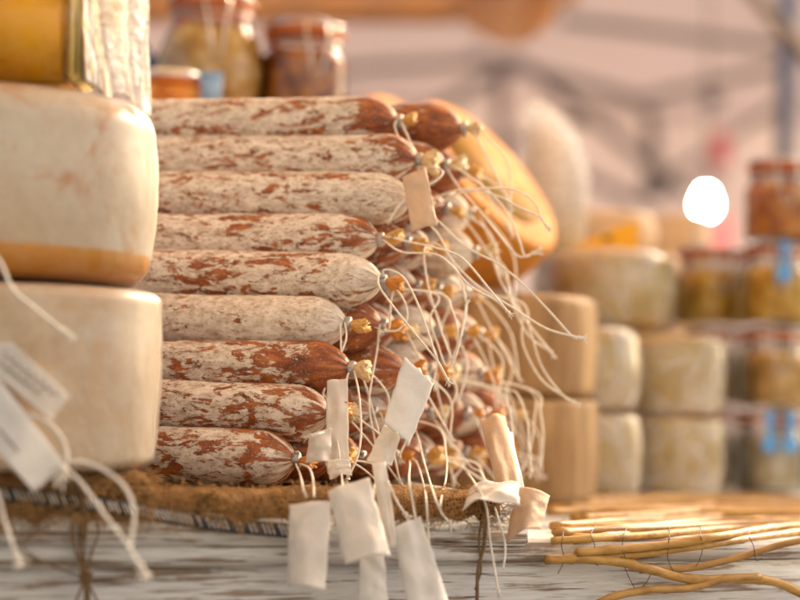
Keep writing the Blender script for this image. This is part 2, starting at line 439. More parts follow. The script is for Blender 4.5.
# folded sack under the left cheeses (lifts them two centimetres)
CH_D = 1.645
sackz = P(80, 466, CH_D).z
V = []; A = []; F = []; nx, ny = 70, 60
sc_c = front(-.33, -.115, 0)
prof_t = sackz - RZ - .003
for side in (1, -1):
    for j in range(ny + 1):
        for i in range(nx + 1):
            u = i / nx * 2 - 1; v = j / ny * 2 - 1
            e = max(abs(u), abs(v)); dome = (1 - max(0, (e - .90) / .10) ** 2.2)
            zz = RZ + .003 + (prof_t * dome if side > 0 else 0) * (1 if e < .8 else 1 + .10 * nz(u * 9, v * 9, 2))
            p = front(-.33 + u * .215, -.10 + v * .118 , zz)
            p += FD * .004 * nz(u * 4, v * 4, 1) + FN * .004 * nz(u * 8, v * 3, 5)
            V.append(p); A.append((u * .215, v * .14 + .2 * prof_t * (1 - dome), 0))
o0 = 0
for side in (0, 1):
    b = side * (nx + 1) * (ny + 1)
    for j in range(ny):
        for i in range(nx):
            q = (b + j * (nx + 1) + i, b + j * (nx + 1) + i + 1, b + (j + 1) * (nx + 1) + i + 1, b + (j + 1) * (nx + 1) + i)
            F.append(q if side == 0 else q[::-1])
sack = link('folded_sack', V, F, BUR, None, True, {'pc': ('FLOAT_VECTOR', A)})
tag(sack, 'folded burlap sack lying under the two stacked cheese wheels', 'sack')
mb = MB()
for i in range(1600):
    u = random.uniform(-1, 1); v = random.choice((-1, -1, 1, 0))
    if v == 0: v = random.uniform(-1, 1); u = 1
    p = front(-.33 + u * .212, -.10 - v * .116 if v == -1 else -.10 + v * .116, RZ + random.uniform(.003, .02))
    out = (FD * (1 if u == 1 else 0) + FN * (1 if v < 0 or u != 1 else 0))
    d = out * random.uniform(.002, .009) + Vector((random.gauss(0, .006), 0, random.gauss(0, .005)))
    mb.tube(spline([p, p + d * .6 + Vector((0, 0, random.gauss(0, .002))), p + d], 3), random.uniform(.0002, .0004), 4, False)
fr = mb.build('frayed_fibres', _f, sack); fr['kind'] = 'stuff'

# grey stitched ribbon along the riser edge
def fpt(px, py, off=0.004):
    """pixel -> point on the front plane, off metres in front of it"""
    r = ray(px, py); q = F0 + FN * off
    t = (q - CAMP).dot(FN) / r.dot(FN); return CAMP + r * t
rib = empty('stitched_ribbon', fpt(180, 518)); tag(rib, 'dark grey ribbon with white looped stitching below the burlap hem', 'ribbon')
pts = spline([fpt(-30, 490, .0175), fpt(60, 500, .0175), fpt(130, 510, .0185), fpt(210, 523, .0185), fpt(290, 531, .0185), fpt(330, 532, .0175)], 14)
mb = MB(); vv = []; ff = []
for i, p in enumerate(pts):
    w = .0125 * min(1, (len(pts) - i) / 8)
    for q, o in ((0, 0), (1, .0012)): 
        vv.append(p + Vector((0, 0, w / 2)) + FN * o); vv.append(p - Vector((0, 0, w / 2)) + FN * (o + .001))
for i in range(len(pts) - 1):
    a = i * 4; b = a + 4
    ff += [(a + 2, a + 3, b + 3, b + 2), (a, b, b + 1, a + 1), (a, a + 2, b + 2, b), (a + 1, b + 1, b + 3, a + 3)]
mb.add(vv, ff).build('band', m_simple('ribbon_grey', (.045, .045, .055), .6, 0, .3, 200, .3).m, rib)
mb = MB()
for i in range(0, int(len(pts) * 1.3) - 6):
    p = pts[0].lerp(pts[0], 0); k = i / 1.3; a = pts[int(k)].lerp(pts[min(int(k) + 1, len(pts) - 1)], k % 1)
    if random.random() < .25: continue
    p = a + Vector((0, 0, .0005)) + FN * .0022
    mb.tube(spline([p + FD * -.0022 + Vector((0, 0, .0045)), p + FN * .0008, p + FD * .0022 + Vector((0, 0, -.0045))], 3), .0006, 5)
mb.build('stitching', STR, rib)

# twine bundle at the left and a single strand in the middle
tw = empty('twine_bundle', fpt(82, 520)); tag(tw, 'brown jute twine knotted and dangling over the table edge below the left cheeses', 'twine')
for k in range(7):
    x = random.uniform(-10, 10)
    path = [(78 + x, 478), (82 + x * .8, 500), (84 + x * 1.6, 530), (82 + x * .9, 555), (86 + x * .2, 580), (78 + x * 1.4 + 10, 606), (74 + x * 2 + 14, 630)]
    MB().tube(spline([fpt(a + random.uniform(-3, 3), b, .018 + .004 * random.random() + (.012 if b < 500 else 0)) for a, b in path], 8), .0011, 6).build('strand', TWINE, tw)
for k in range(3):
    path = [(82, 500), (60 - 14 * k, 520 + 4 * k), (24 - 6 * k, 545 + 4 * k), (50, 565), (86, 578)]
    MB().tube(spline([fpt(a, b, .02 + .002 * k) for a, b in path], 8), .0007, 6).build('strand', TWINE, tw)
c = fpt(86, 578, .021); MB().tube(spline([c + Vector((math.cos(t * 1.1) * .005, -.002 * (t % 2), math.sin(t * 1.1) * .0035 + t * .0002)) for t in range(14)], 4), .0012, 6).build('knot', TWINE, tw)
tw = empty('twine_strand', fpt(483, 520)); tag(tw, 'single brown jute strand hanging down the board below the pile', 'twine')
MB().tube(spline([fpt(487, 500, .022), fpt(486, 515, .018), fpt(484, 545, .012), (fpt(478, 570, .012)), fpt(477, 600, .010), fpt(475, 625, .010)], 8), .0016, 6).build('strand', TWINE, tw)
MB().tube(spline([fpt(486, 500, .022), fpt(481, 522, .018), fpt(479, 545, .012), (fpt(481, 570, .012)), fpt(475, 590, .010)], 8), .0009, 6).build('strand', TWINE, tw)

# ================================================================== SALAMI PILE
AX = R(14); CX = R(31)
ax = Vector((math.cos(AX), -math.sin(AX), 0))      # towards the knotted ends
cd = Vector((math.sin(CX), math.cos(CX), 0))       # from column to column, away from the buyer (the ends step outwards)
D = .0535; ROWH = .0433; COLW = .0555
tip0 = P(295, 460, 1.76)
NROW = 9
near_knot = {1: (398, 117), 2: (417, 166), 3: (409, 207), 4: (378, 236), 5: (381, 266), 6: (346, 318), 7: (349, 366), 8: (328, 424), 9: (295, 460)}
ncol = {1: 2, 2: 3, 3: 4, 4: 4, 5: 5, 6: 6, 7: 7, 8: 8, 9: 8}
bare_near = {1: -.01, 2: -.02, 3: -.015, 4: -.005, 5: .0, 6: -.06, 7: .035, 8: .02, 9: .03}
tip_near = {1: .17, 2: .14, 3: -.08, 4: .06, 5: -.10, 6: -.08, 7: .20, 8: .03, 9: .06}
ordn = ['', 'first', 'second', 'third', 'fourth', 'fifth', 'sixth', 'seventh', 'eighth', 'ninth']

def salami_mesh(L, rad, seed, bare, tipb, ns=44):
    """axis along local +X, knot at origin, body towards -X"""
    rnd = random.Random(seed); npl = rnd.randint(11, 15); ph = rnd.uniform(0, 6)
    Lt = rad * rnd.uniform(1.25, 1.6)
    xs = []
    x = 0
    while x < Lt: xs.append(x); x += .0011 + x * .035
    while x < L - .05: xs.append(x); x += .006
    while x < L: xs.append(x); x += .0045
    xs.append(L)
    V = []; A = []; B = []
    off = Vector((rnd.uniform(0, 9), rnd.uniform(0, 9), rnd.uniform(0, 9)))
    bend = rnd.uniform(-.004, .004); bz = rnd.uniform(-.002, .002)
    for x in xs:
        e = x / Lt; e2 = (L - x) / (.045)
        def f(q): 
            q = min(max(q, 0), 1); return .10 + .90 * (1 - (1 - q) ** 2.0) ** .66
        rr = rad * min(f(e), f(e2))
        pl = math.exp(-e * 2.3) if e < 2.2 else 0
        for k in range(ns):
            a = 2 * math.pi * k / ns
            fold = abs(math.sin((npl * a + ph + 1.6 * nz(math.cos(a) * 1.3, math.sin(a) * 1.3, seed)) * .5)) ** .7 - .6
            r = rr * (1 + .26 * pl * fold * min(1, e * 6 + .35) + .035 * nz(math.cos(a) * 1.1 + off.x, math.sin(a) * 1.1, x * 18 + seed)
                      + .016 * nz(math.cos(a) * 3 + off.x, math.sin(a) * 3, x * 90 + seed))
            sag = bend * (x / L) ** 2 * 2
            V.append((-x, math.cos(a) * r + sag, math.sin(a) * r + bz * math.sin(x / L * 3)))
            A.append((math.cos(a) * rad + off.x, math.sin(a) * rad + off.y, x * (1 if e > 1 else .6 + .4 * e) + off.z))
            B.append(bare + tipb * math.exp(-(e / 1.25) ** 2) + (-.07 * fold * pl if tipb > 0 else -.05 * fold * pl))
    n = len(xs)
    F = [(i * ns + (k + 1) % ns, i * ns + k, (i + 1) * ns + k, (i + 1) * ns + (k + 1) % ns) for i in range(n - 1) for k in range(ns)]
    F.append(tuple(range(ns))); F.append(tuple((n - 1) * ns + k for k in range(ns - 1, -1, -1)))
    return V, F, {'pc': ('FLOAT_VECTOR', A), 'bare': ('FLOAT', B)}

def tuft_mesh(seed, size=1.0):
    """crumpled twist of casing behind the clip"""
    rnd = random.Random(seed); V = []; n = 30; rings = 11
    spread = rnd.uniform(.8, 1.3); tilt = Vector((0, rnd.uniform(-.45, .45), rnd.uniform(-.45, .45))); fl = rnd.uniform(.55, 1.0)
    for i in range(rings):
        t = i / (rings - 1)
        r = (.0030 + .0046 * spread * math.sin(min(1, t * 1.25) * math.pi / 2)) * (1 if t < .8 else 1 - (t - .8) * 1.2)
        for k in range(n):
            a = 2 * math.pi * k / n; ca, sa = math.cos(a), math.sin(a) * fl
            f = abs(nz(math.cos(a) * 3.2 + seed, math.sin(a) * 3.2, t * 1.5)) - .25
            f2 = nz(math.cos(a) * 7 + seed, math.sin(a) * 7, t * 5)
            rr = r * (1 + t * (1.0 * f + .30 * f2 + .45 * nz(math.cos(a) * 1.2, math.sin(a) * 1.2, seed)))
            xx = .0125 * t + t * t * (.004 * nz(ca * 2.4, math.sin(a) * 2.4, seed + 7) + .003 * f2)
            V.append((Vector((xx, ca * rr, sa * rr)) + tilt * (.009 * t)) * size)
    F = [(i * n + k, i * n + (k + 1) % n, (i + 1) * n + (k + 1) % n, (i + 1) * n + k) for i in range(rings - 1) for k in range(n)]
    b = len(V)
    V.append((Vector((.0095, 0, 0)) + tilt * .008) * size)
    F += [((rings - 1) * n + k, (rings - 1) * n + (k + 1) % n, b) for k in range(n)]
    return V, F

def clip_mesh(seed):
    rnd = random.Random(seed); mb = MB()
    prof = [(.0031, -.0028), (.0046, -.0026), (.0050, -.0016), (.0050, .0016), (.0046, .0026), (.0031, .0028)]
    sq = lambda a, h, r: .0007 * math.cos(4 * a) * (r / .005)
    rot = Matrix.Rotation(R(90), 4, 'Y')
    mb.lathe(prof, 20, rot, sq)
    a = rnd.uniform(0, 6.28)
    mb.box(Vector((0, math.cos(a) * .0052, math.sin(a) * .0052)), (.0042, .003, .003), Matrix.Rotation(a, 3, 'X'), .0007)
    return mb.v, mb.f

def fray(mb, p, d, seed, size=1.0):
    """knot and frayed fibres at the end of a string"""
    rnd = random.Random(seed); d = d.normalized()
    o1 = d.orthogonal().normalized(); o2 = d.cross(o1)
    loop = [p + (o1 * math.cos(t) + o2 * math.sin(t)) * .0013 * size + d * (.0005 * t - .0015) for t in [i * .9 for i in range(9)]]
    mb.tube(spline(loop, 3), .0009 * size, 6)
    for k in range(11):
        q = d * rnd.uniform(.004, .0085) * size + (o1 * rnd.gauss(0, .0022) + o2 * rnd.gauss(0, .0022)) * size
        mb.tube(spline([p, p + q * .5 + d * .001, p + q], 3), [.0006 * size] * 4 + [.00045 * size] * 3, 4)

def strand_mesh(mb, pts, rad=.00105):
    mb.tube(spline(pts, 7), rad, 7)

# manual strings: (layer, index): list of strands in photo pixels, then depth at the end
MAN = {
 (1, 0): ([[(397, 121), (395, 128), (404, 148), (414, 163), (421, 175)], [(401, 122), (408, 137), (414, 152), (421, 175)]], -.020),
 (2, 0): ([[(420, 167), (436, 168), (443, 173), (434, 182), (416, 190), (400, 204), (391, 218)], [(419, 170), (418, 184), (408, 197), (397, 209), (391, 218)]], -.04),
 (2, 1): ([[(449, 165), (463, 172), (486, 189), (508, 214), (519, 240), (525, 256), (534, 253)], [(447, 169), (458, 186), (479, 210), (500, 236), (518, 256), (534, 253)]], -.05),
 (3, 0): ([[(416, 207), (437, 220), (460, 242), (475, 252), (500, 265), (525, 286), (550, 312), (572, 336), (580, 338)], [(416, 211), (438, 234), (452, 260), (478, 286), (510, 306), (545, 328), (572, 336), (580, 338)]], -.03),
 (3, 1): ([[(430, 205), (437, 197), (460, 190), (500, 188), (520, 192), (535, 203), (541, 217), (546, 225)], [(430, 208), (438, 205), (455, 195), (475, 191), (500, 197), (520, 208), (538, 216), (546, 225)]], -.05),
 (4, 0): ([[(383, 236), (410, 242), (436, 248), (462, 258), (490, 290), (508, 312)], [(383, 240), (402, 252), (440, 256), (470, 286), (495, 300), (508, 312)]], -.05),
 (5, 0): ([[(380, 274), (379, 286), (396, 310), (420, 340), (438, 362), (447, 379)], [(384, 270), (402, 276), (416, 300), (428, 332), (438, 362), (447, 379)]], -.035),
 (5, 1): ([[(437, 295), (430, 318), (438, 345), (446, 366), (455, 358), (462, 330), (466, 305)], [(441, 294), (452, 310), (458, 334), (455, 358)]], -.03),
 (4, 1): ([[(433, 247), (424, 250), (428, 285), (441, 330), (452, 360)], [(436, 244), (452, 262), (466, 300), (462, 332), (452, 360)]], -.035),
 (6, 0): ([[(345, 323), (346, 340), (334, 368), (323, 394), (321, 426), (312, 434), (305, 437)], [(341, 323), (341, 345), (341, 378), (337, 398), (326, 422), (305, 437)]], -.03),
 (6, 1): ([[(384, 325), (389, 330), (391, 300), (396, 290), (405, 303), (407, 318), (398, 330), (384, 331)], [(380, 325), (377, 350), (372, 378), (369, 405), (375, 442), (379, 468)]], -.03),
 (7, 0): ([[(354, 371), (359, 395), (361, 430), (358, 455), (348, 478)], [(349, 372), (343, 395), (341, 430), (345, 462), (348, 478)]], -.05),
 (8, 0): ([[(331, 428), (325, 432), (318, 434), (310, 436)], [(334, 428), (338, 445), (341, 470), (343, 490)]], -.05),
 (9, 0): ([[(296, 464), (300, 474), (303, 488), (306, 498)], [(300, 464), (309, 468), (313, 480), (314, 497)]], -.088),
 (9, 2): ([[(381, 466), (388, 482), (396, 500), (405, 514)], [(377, 466), (374, 490), (372, 508)]], -.125),
 (9, 3): ([[(409, 461), (409, 480), (413, 505), (417, 527), (418, 540)], [(414, 460), (421, 475), (426, 498), (428, 528), (430, 558)]], -.155),
 (8, 3): ([[(414, 428), (424, 462), (434, 495), (441, 512), (449, 522)], [(438, 428), (446, 455), (446, 478), (441, 500), (441, 512), (449, 522)]], -.20),
 (8, 4): ([[(466, 470), (474, 482), (486, 506), (490, 540), (496, 578), (498, 590)], [(468, 464), (482, 474), (496, 512), (505, 545), (503, 570)]], -.22),
 (5, 3): ([[(517, 300), (530, 330), (541, 365), (560, 392), (574, 402)], [(514, 302), (523, 345), (540, 378), (560, 394), (574, 402)]], -.04),
 (4, 3): ([[(489, 252), (500, 280), (514, 305), (530, 326), (551, 352)], [(486, 254), (505, 268), (511, 300), (528, 335), (551, 352)]], -.04),
 (7, 4): ([[(502, 389), (517, 394), (527, 420), (529, 445), (531, 470)], [(498, 392), (508, 405), (512, 430), (510, 450)]], -.04),
 (7, 5): ([[(532, 392), (534, 420), (530, 450), (524, 466)], [(536, 392), (540, 412), (543, 434), (541, 470)]], -.03),
}
PILE_G = 'dry salami stacked in a pyramid pile'
GONE = set()
knots = {}
for r in range(1, NROW + 1):
    lev = NROW - r
    for c in range(ncol[r]):
        rnd = random.Random(r * 31 + c * 7)
        base = tip0 + cd * (COLW * (c + lev / 2)); base.z = tip0.z + ROWH * lev
        # slide along the axis: the near ones to the knots seen in the photograph, others with a little scatter
        if c == 0:
            kx = near_knot[r][0]
            slide = 0
            for _ in range(8):
                q = base + ax * slide
                k = q - CAMP; px = 400 + FPX * k.dot(right) / k.dot(fwd)
                slide += (kx - px) * q.y / FPX / ax.x * .8
        else:
            slide = rnd.uniform(-.012, .018)
            if r == 1: slide = .012
        tip = base + ax * slide
        tip += cd * rnd.uniform(-.001, .001)
        knots[(r, c)] = tip
        rad = D / 2 * rnd.uniform(.985, 1.02)
        bare = bare_near[r] if c == 0 else rnd.uniform(-.08, .05)
        tb = tip_near[r] if c == 0 else rnd.choice((-.06, .0, .12, .22))
        if (r, c) == (1, 1): bare, tb = .08, .2
        if r >= 6 and c >= 4: bare = rnd.uniform(.0, .10)
        look = ('red-brown' if bare + tb > .12 else 'white-moulded' if bare + tb < -.02 else 'mottled')
        layer = 'top layer' if r == 1 else 'bottom layer' if r == NROW else ordn[r] + ' layer from the top'
        pos = 'nearest the buyer' if c == 0 else ordn[c + 1] + ' from the near side'
        t = empty('salami', tip)
        t.rotation_euler = (0, R(rnd.uniform(-.5, .5)), -AX + R(rnd.uniform(-1.0, 1.0)))
        tag(t, f'{look} salami, {layer}, {pos}', 'salami', PILE_G)
        V, F, A = salami_mesh(rnd.uniform(.37, .39), rad, r * 17 + c * 3, bare, tb)
        link('body', V, F, SAL, t, True, A)
        V, F = clip_mesh(r * 5 + c); link('metal_clip', [Vector(q) * 1.3 for q in V], F, CLIP, t, True).location = (.002, 0, 0)
        V, F = tuft_mesh(r * 11 + c * 5, rnd.uniform(1.1, 1.5))
        link('casing_tuft', V, F, rnd.choice((TUFT, TUFT, TUFT2, TUFT2, TUFT3)) if (r, c) not in ((8, 0),) else TUFT3, t, True).location = (.0045, 0, 0)
        # strings
        mb = MB(); ends = []
        if (r, c) in MAN:
            strands, dd = MAN[(r, c)]
            for st in strands:
                n = len(st) - 1; pts = []
                for i, (a, b) in enumerate(st):
                    f = i / n
                    d0 = tip.y - .006
                    d = d0 + dd * (f ** .8) - .012 * math.sin(f * math.pi)
                    q = P(a, b, d)
                    if q.z < RZ + .012:                      # hangs over the hem: stays in front of the cloth
                        q2 = fpt(a, b, .030)
                        if q2.y < q.y: q = q2
                    pts.append(q)
                pts = [tip + ax * .003 + Vector((0, 0, -.003))] + pts
                strand_mesh(mb, pts); ends.append(pts)
        elif rnd.random() < .95:
            L = rnd.uniform(.06, .13); sidev = rnd.uniform(-.2, .75)
            floor = RZ + .004 - tip.z
            e = tip + ax * L * rnd.uniform(.22, .5) + cd * L * sidev * .5 + Vector((0, 0, max(-L * rnd.uniform(.5, .9), floor)))
            for sgn in (-1, 1):
                b1 = tip + ax * .012 + cd * sgn * .006
                b2 = tip.lerp(e, .5) + ax * (.012 + .006 * sgn) + cd * sgn * rnd.uniform(.003, .012) + Vector((0, 0, .006))
                b2.z = max(b2.z, RZ + .006)
                pts = [tip + ax * .003, b1, b2, e]
                strand_mesh(mb, pts); ends.append(pts)
        if ends:
            s = mb.build('string', STR, t); s.matrix_parent_inverse = Matrix(); s.matrix_parent_inverse = (Matrix.Translation(t.location) @ t.rotation_euler.to_matrix().to_4x4()).inverted()
            if (r, c) not in ((9, 0), (9, 3)):
                mf = MB(); p = ends[0]; fray(mf, p[-1], p[-1] - p[-2], r * 7 + c, rnd.uniform(.85, 1.25))
                q = mf.build('frayed_end', STR, s); q.matrix_parent_inverse = Matrix(); 

# ------------------------------------------------------------------ paper tags
def sheet(name, corners, mat, label, seed, curl=.004, crump=.0025, nx=14, ny=20, cat='tag', torn=0.0, group=None):
    """corners: TL, TR, BR, BL as points; a crumpled paper sheet with thickness"""
    a, b, c, d = [Vector(p) for p in corners]
    n = (b - a).cross(d - a).normalized()
    if n.y > 0: n = -n
    ctr = (a + b + c + d) / 4
    V = []
    for side in (0, 1):
        for j in range(ny + 1):
            for i in range(nx + 1):
                u, v = i / nx, j / ny
                p = a.lerp(b, u).lerp(d.lerp(c, u), v)
                q = curl * math.sin(u * math.pi) * (.6 + .8 * v) + crump * (nz(u * 2.3 + seed, v * 3.1, seed) * 1.6 + .5 * abs(nz(u * 5 + seed, v * 6, seed + 3)))
                e = .5 * torn * nz(u * 7, seed, 2) if j in (0, ny) else 0
                p = p + n * (q + side * .0005) + (d - a).normalized() * (e * .006) + (b - a).normalized() * (.0010 * nz(v * 6, seed, i // (nx // 2)))
                V.append(p - ctr)
    F = []; m = (nx + 1) * (ny + 1)
    for j in range(ny):
        for i in range(nx):
            q = (j * (nx + 1) + i, j * (nx + 1) + i + 1, (j + 1) * (nx + 1) + i + 1, (j + 1) * (nx + 1) + i)
            F.append(q[::-1]); F.append(tuple(k + m for k in q))
    rim = [i for i in range(nx + 1)] + [(j) * (nx + 1) + nx for j in range(1, ny + 1)] + [ny * (nx + 1) + i for i in range(nx - 1, -1, -1)] + [j * (nx + 1) for j in range(ny - 1, 0, -1)]
    for i in range(len(rim)):
        p, q = rim[i], rim[(i + 1) % len(rim)]
        F.append((p, q, q + m, p + m))
    o = link(name, V, F, mat, None, True); o.location = ctr
    if label: tag(o, label, cat, group)
    return o
def ptag(px, depths, mat, label, seed, **kw):
    if not isinstance(depths, (list, tuple)): depths = [depths] * 4
    return sheet('paper_tag', [P(x, y, d) for (x, y), d in zip(px, depths)], mat, label, seed, group='paper tags on the salami strings', **kw)
ptag([(404, 357), (434, 383), (409, 446), (383, 423)], [1.745, 1.75, 1.725, 1.725], PAPER_COOL, 'crisp white paper tag tilted in the middle of the salami ends', 1, curl=.002, crump=.001, torn=1)
ptag([(384, 424), (401, 434), (392, 466), (366, 462)], [1.742, 1.742, 1.735, 1.738], PAPER, 'greyish paper scrap directly under the tilted white tag', 2)
ptag([(327, 381), (348, 379), (349, 462), (325, 466)], [1.775, 1.775, 1.745, 1.745], PAPER, 'long narrow paper tag below the seventh salami knot', 3, curl=.003)
ptag([(310, 434), (331, 428), (331, 462), (305, 463)], [1.74, 1.745, 1.735, 1.735], PAPER, 'rounded pale tag curled left of the long narrow tag', 4, curl=.006)
ptag([(289, 505), (332, 501), (325, 592), (287, 586)], [1.632, 1.637, 1.612, 1.612], PAPER, 'leftmost curled paper tag hanging below the salami pile', 5, curl=.009, crump=.0015)
ptag([(328, 492), (369, 478), (391, 556), (345, 566)], [1.641, 1.645, 1.622, 1.617], PAPER, 'creased cream tag second from the left below the pile', 6, curl=.008, crump=.003)
ptag([(392, 528), (420, 517), (449, 602), (408, 612)], [1.655, 1.660, 1.640, 1.635], PAPER_COOL, 'white crumpled tag third from the left below the pile', 7, curl=.006, crump=.004)
ptag([(360, 556), (384, 556), (388, 604), (357, 606)], [1.650, 1.652, 1.645, 1.643], PAPER_COOL, 'small white tag showing behind the creased cream tag', 8, curl=.003)
ptag([(372, 464), (386, 462), (398, 548), (384, 552)], [1.675, 1.675, 1.650, 1.650], PAPER, 'narrow pale strip behind the creased cream tag', 9, curl=.003)
ptag([(480, 420), (505, 416), (523, 498), (502, 508)], [1.86, 1.86, 1.745, 1.735], PAPER_TAN, 'tan backlit paper tag right of the salami ends', 10, curl=.005)
ptag([(503, 424), (511, 434), (529, 506), (517, 508)], [1.852, 1.852, 1.733, 1.73], PAPER_COOL, 'narrow folded white strip beside the tan tag', 11, curl=.002)
ptag([(514, 488), (550, 496), (540, 530), (506, 544)], [1.75, 1.75, 1.72, 1.715], PAPER_TAN, 'curled translucent tan tag at the right end of the board', 12, curl=.010)
ptag([(470, 488), (518, 482), (520, 506), (462, 512)], [1.725, 1.735, 1.69, 1.68], PAPER, 'creased pale scrap left of the curled tan tag', 13, curl=.006, crump=.004)
ptag([(402, 178), (426, 168), (438, 226), (412, 233)], [1.875, 1.88, 1.85, 1.85], PAPER_TAN, 'beige paper tag hanging from the second salami knot', 14, curl=.003)
ptag([(325, 462), (350, 460), (352, 476), (330, 480)], [1.73, 1.73, 1.72, 1.72], PAPER, 'short grey scrap above the creased cream tag', 15)

# ================================================================== CHEESE WHEELS
def wheel(name, base, rad, h, mat, label, edge=.02, bulge=.004, seed=0, wrap=None, rot=None, cat='cheese', group='cheese wheels on the counter', seg=96, rag=1.0):
    t = empty(name, base)
    if rot: t.rotation_euler = rot
    prof = [(.002, 0)]
    n = 8
    prof.append((rad - edge - .01, 0))
    for i in range(n + 1):
        a = math.pi / 2 * i / n; prof.append((rad - edge + edge * math.sin(a), edge - edge * math.cos(a)))
    for i in range(1, 10):
        f = i / 10; prof.append((rad + bulge * math.sin(f * math.pi), edge + (h - 2 * edge) * f))
    for i in range(n + 1):
        a = math.pi / 2 * i / n; prof.append((rad - edge + edge * math.cos(a), h - edge + edge * math.sin(a)))
    prof += [(rad * .6, h + .001), (.002, h + .001)]
    w = lambda a, z, r: rag * r * (.010 * nz(math.cos(a) * 1.5 + seed, math.sin(a) * 1.5, z * 12 + seed) + .004 * nz(math.cos(a) * 5, math.sin(a) * 5 + seed, z * 60))
    MBo = MB().lathe(prof, seg, None, w)
    o = link('wheel_body', MBo.v, MBo.f, mat, t)
    if wrap:
        w2 = lambda a, z, r: w(a, z, r) + .0012 + .0022 * abs(nz(math.cos(a) * 6 + seed, math.sin(a) * 6, z * 22))
        pr = [(r, z + (.0006 if z > h / 2 else (-.0004 if z < .001 else 0))) for r, z in prof if r > .01]
        q = MB().lathe(pr, seg, None, w2, False); link('film_wrap', q.v, q.f, wrap, t)
    tag(t, label, cat, group); return t

RIND_L1 = m_based('pale_rind', (.74, .33, .01), .030, (.66, .50, .35), (.76, .64, .49), (.81, .73, .62), 11, .42, (.66, .34, .15), .85)
RIND_L2 = m_rind('ivory_rind', (.62, .45, .29), (.73, .59, .43), (.79, .69, .57), 13, .45, (.72, .46, .25), .55)
RIND_W = m_rind('brown_rind', (.17, .085, .028), (.31, .18, .07), (.46, .30, .14), 34, .55, (.24, .12, .05), .4, .03, .35, True)
RIND_C = m_rind('cream_rind', (.60, .42, .11), (.70, .52, .18), (.78, .64, .32), 12, .5, None)
RIND_O = m_rind('amber_rind', (.38, .135, .018), (.48, .20, .032), (.55, .27, .06), 12, .7, (.26, .09, .015), .4, spec=.15)
RIND_B = m_rind('beige_rind', (.56, .38, .22), (.66, .48, .30), (.72, .56, .38), 10, .5, None)
FILM = m_film('shrink_film', .02, dens=.05, bmp=.14, rough=.36, ior=1.3); FILMW = m_film('hazy_film', .06, dens=.26, wr=11, rough=.18, bmp=.35)
FILMX = m_film('bag_film', .42, (.86, .85, .86), 22, .35, .35, .5); FILMC = m_film('clear_film', .0, dens=.03, bmp=.1, rough=.12, ior=1.22)

CR = .132
def base_at(px, py, d): return P(px, py, d)
# left stack
zlow = sackz
zl_top = P(60, 287, CH_D - .06).z
c1 = P(155, 400, CH_D); cx = c1.x - CR
wheel('round_cheese', (cx, CH_D, zlow), CR, zl_top - zlow, RIND_L2, 'smooth ivory cheese wheel at the bottom of the left stack', .012, .003, 1, FILM)
zu_top = P(0, 70, CH_D - CR).z - .004
uw = wheel('round_cheese', (cx - .011, CH_D + .002, zl_top + .0035), CR, zu_top - zl_top - .004, RIND_L1, 'pale shrink-wrapped cheese wheel with reddish stamp marks on top of the left stack', .030, .004, 2, FILM)
uw.rotation_euler = (R(.4), R(.8), 0)

# wedge of yellow cheese in film on the top-left wheel
YEL = m_rind('yellow_paste', (.70, .31, .0), (.78, .38, .002), (.80, .42, .01), 10, .35, None, sss=.1)
zt = zu_top + .003
wd = empty('cheese_wedge', (P(30, 30, 1.60).x, 1.60, zt)); tag(wd, 'wrapped amber yellow cheese wedge on the upper left wheel', 'cheese')
def prism(poly, y0, y1, bev=.0):
    n = len(poly); v = [(x, y0, z) for x, z in poly] + [(x, y1, z) for x, z in poly]
    f = [tuple(range(n)), tuple(range(2 * n - 1, n - 1, -1))] + [(i + n, (i + 1) % n + n, (i + 1) % n, i) for i in range(n)]
    return v, f
import bmesh
def bevelled(v, f, b, seg=3):
    bm = bmesh.new(); vs_ = [bm.verts.new(q) for q in v]
    for q in f: bm.faces.new([vs_[i] for i in q])
    bmesh.ops.recalc_face_normals(bm, faces=bm.faces[:])
    bmesh.ops.bevel(bm, geom=bm.edges[:], offset=b, segments=seg, affect='EDGES')
    bmesh.ops.triangulate(bm, faces=[q for q in bm.faces if len(q.verts) > 4])
    bm.verts.index_update(); V = [q.co.copy() for q in bm.verts]; F = [tuple(k.index for k in q.verts) for q in bm.faces]; bm.free(); return V, F
V, F = bevelled(*prism([(-.075, .001), (.040, .004), (.036, .095), (-.075, .105)], -.035, .05), .006)
link('paste', V, F, YEL, wd)
V, F = bevelled(*prism([(-.080, 0), (.048, 0), (.050, .100), (-.080, .110)], -.041, .056), .008)
link('film_wrap', V, F, FILMC, wd)
V, F = bevelled(*prism([(.036, .004), (.047, .003), (.045, .096), (.037, .096)], -.036, .05), .003)
link('rind', V, F, RIND_C, wd)

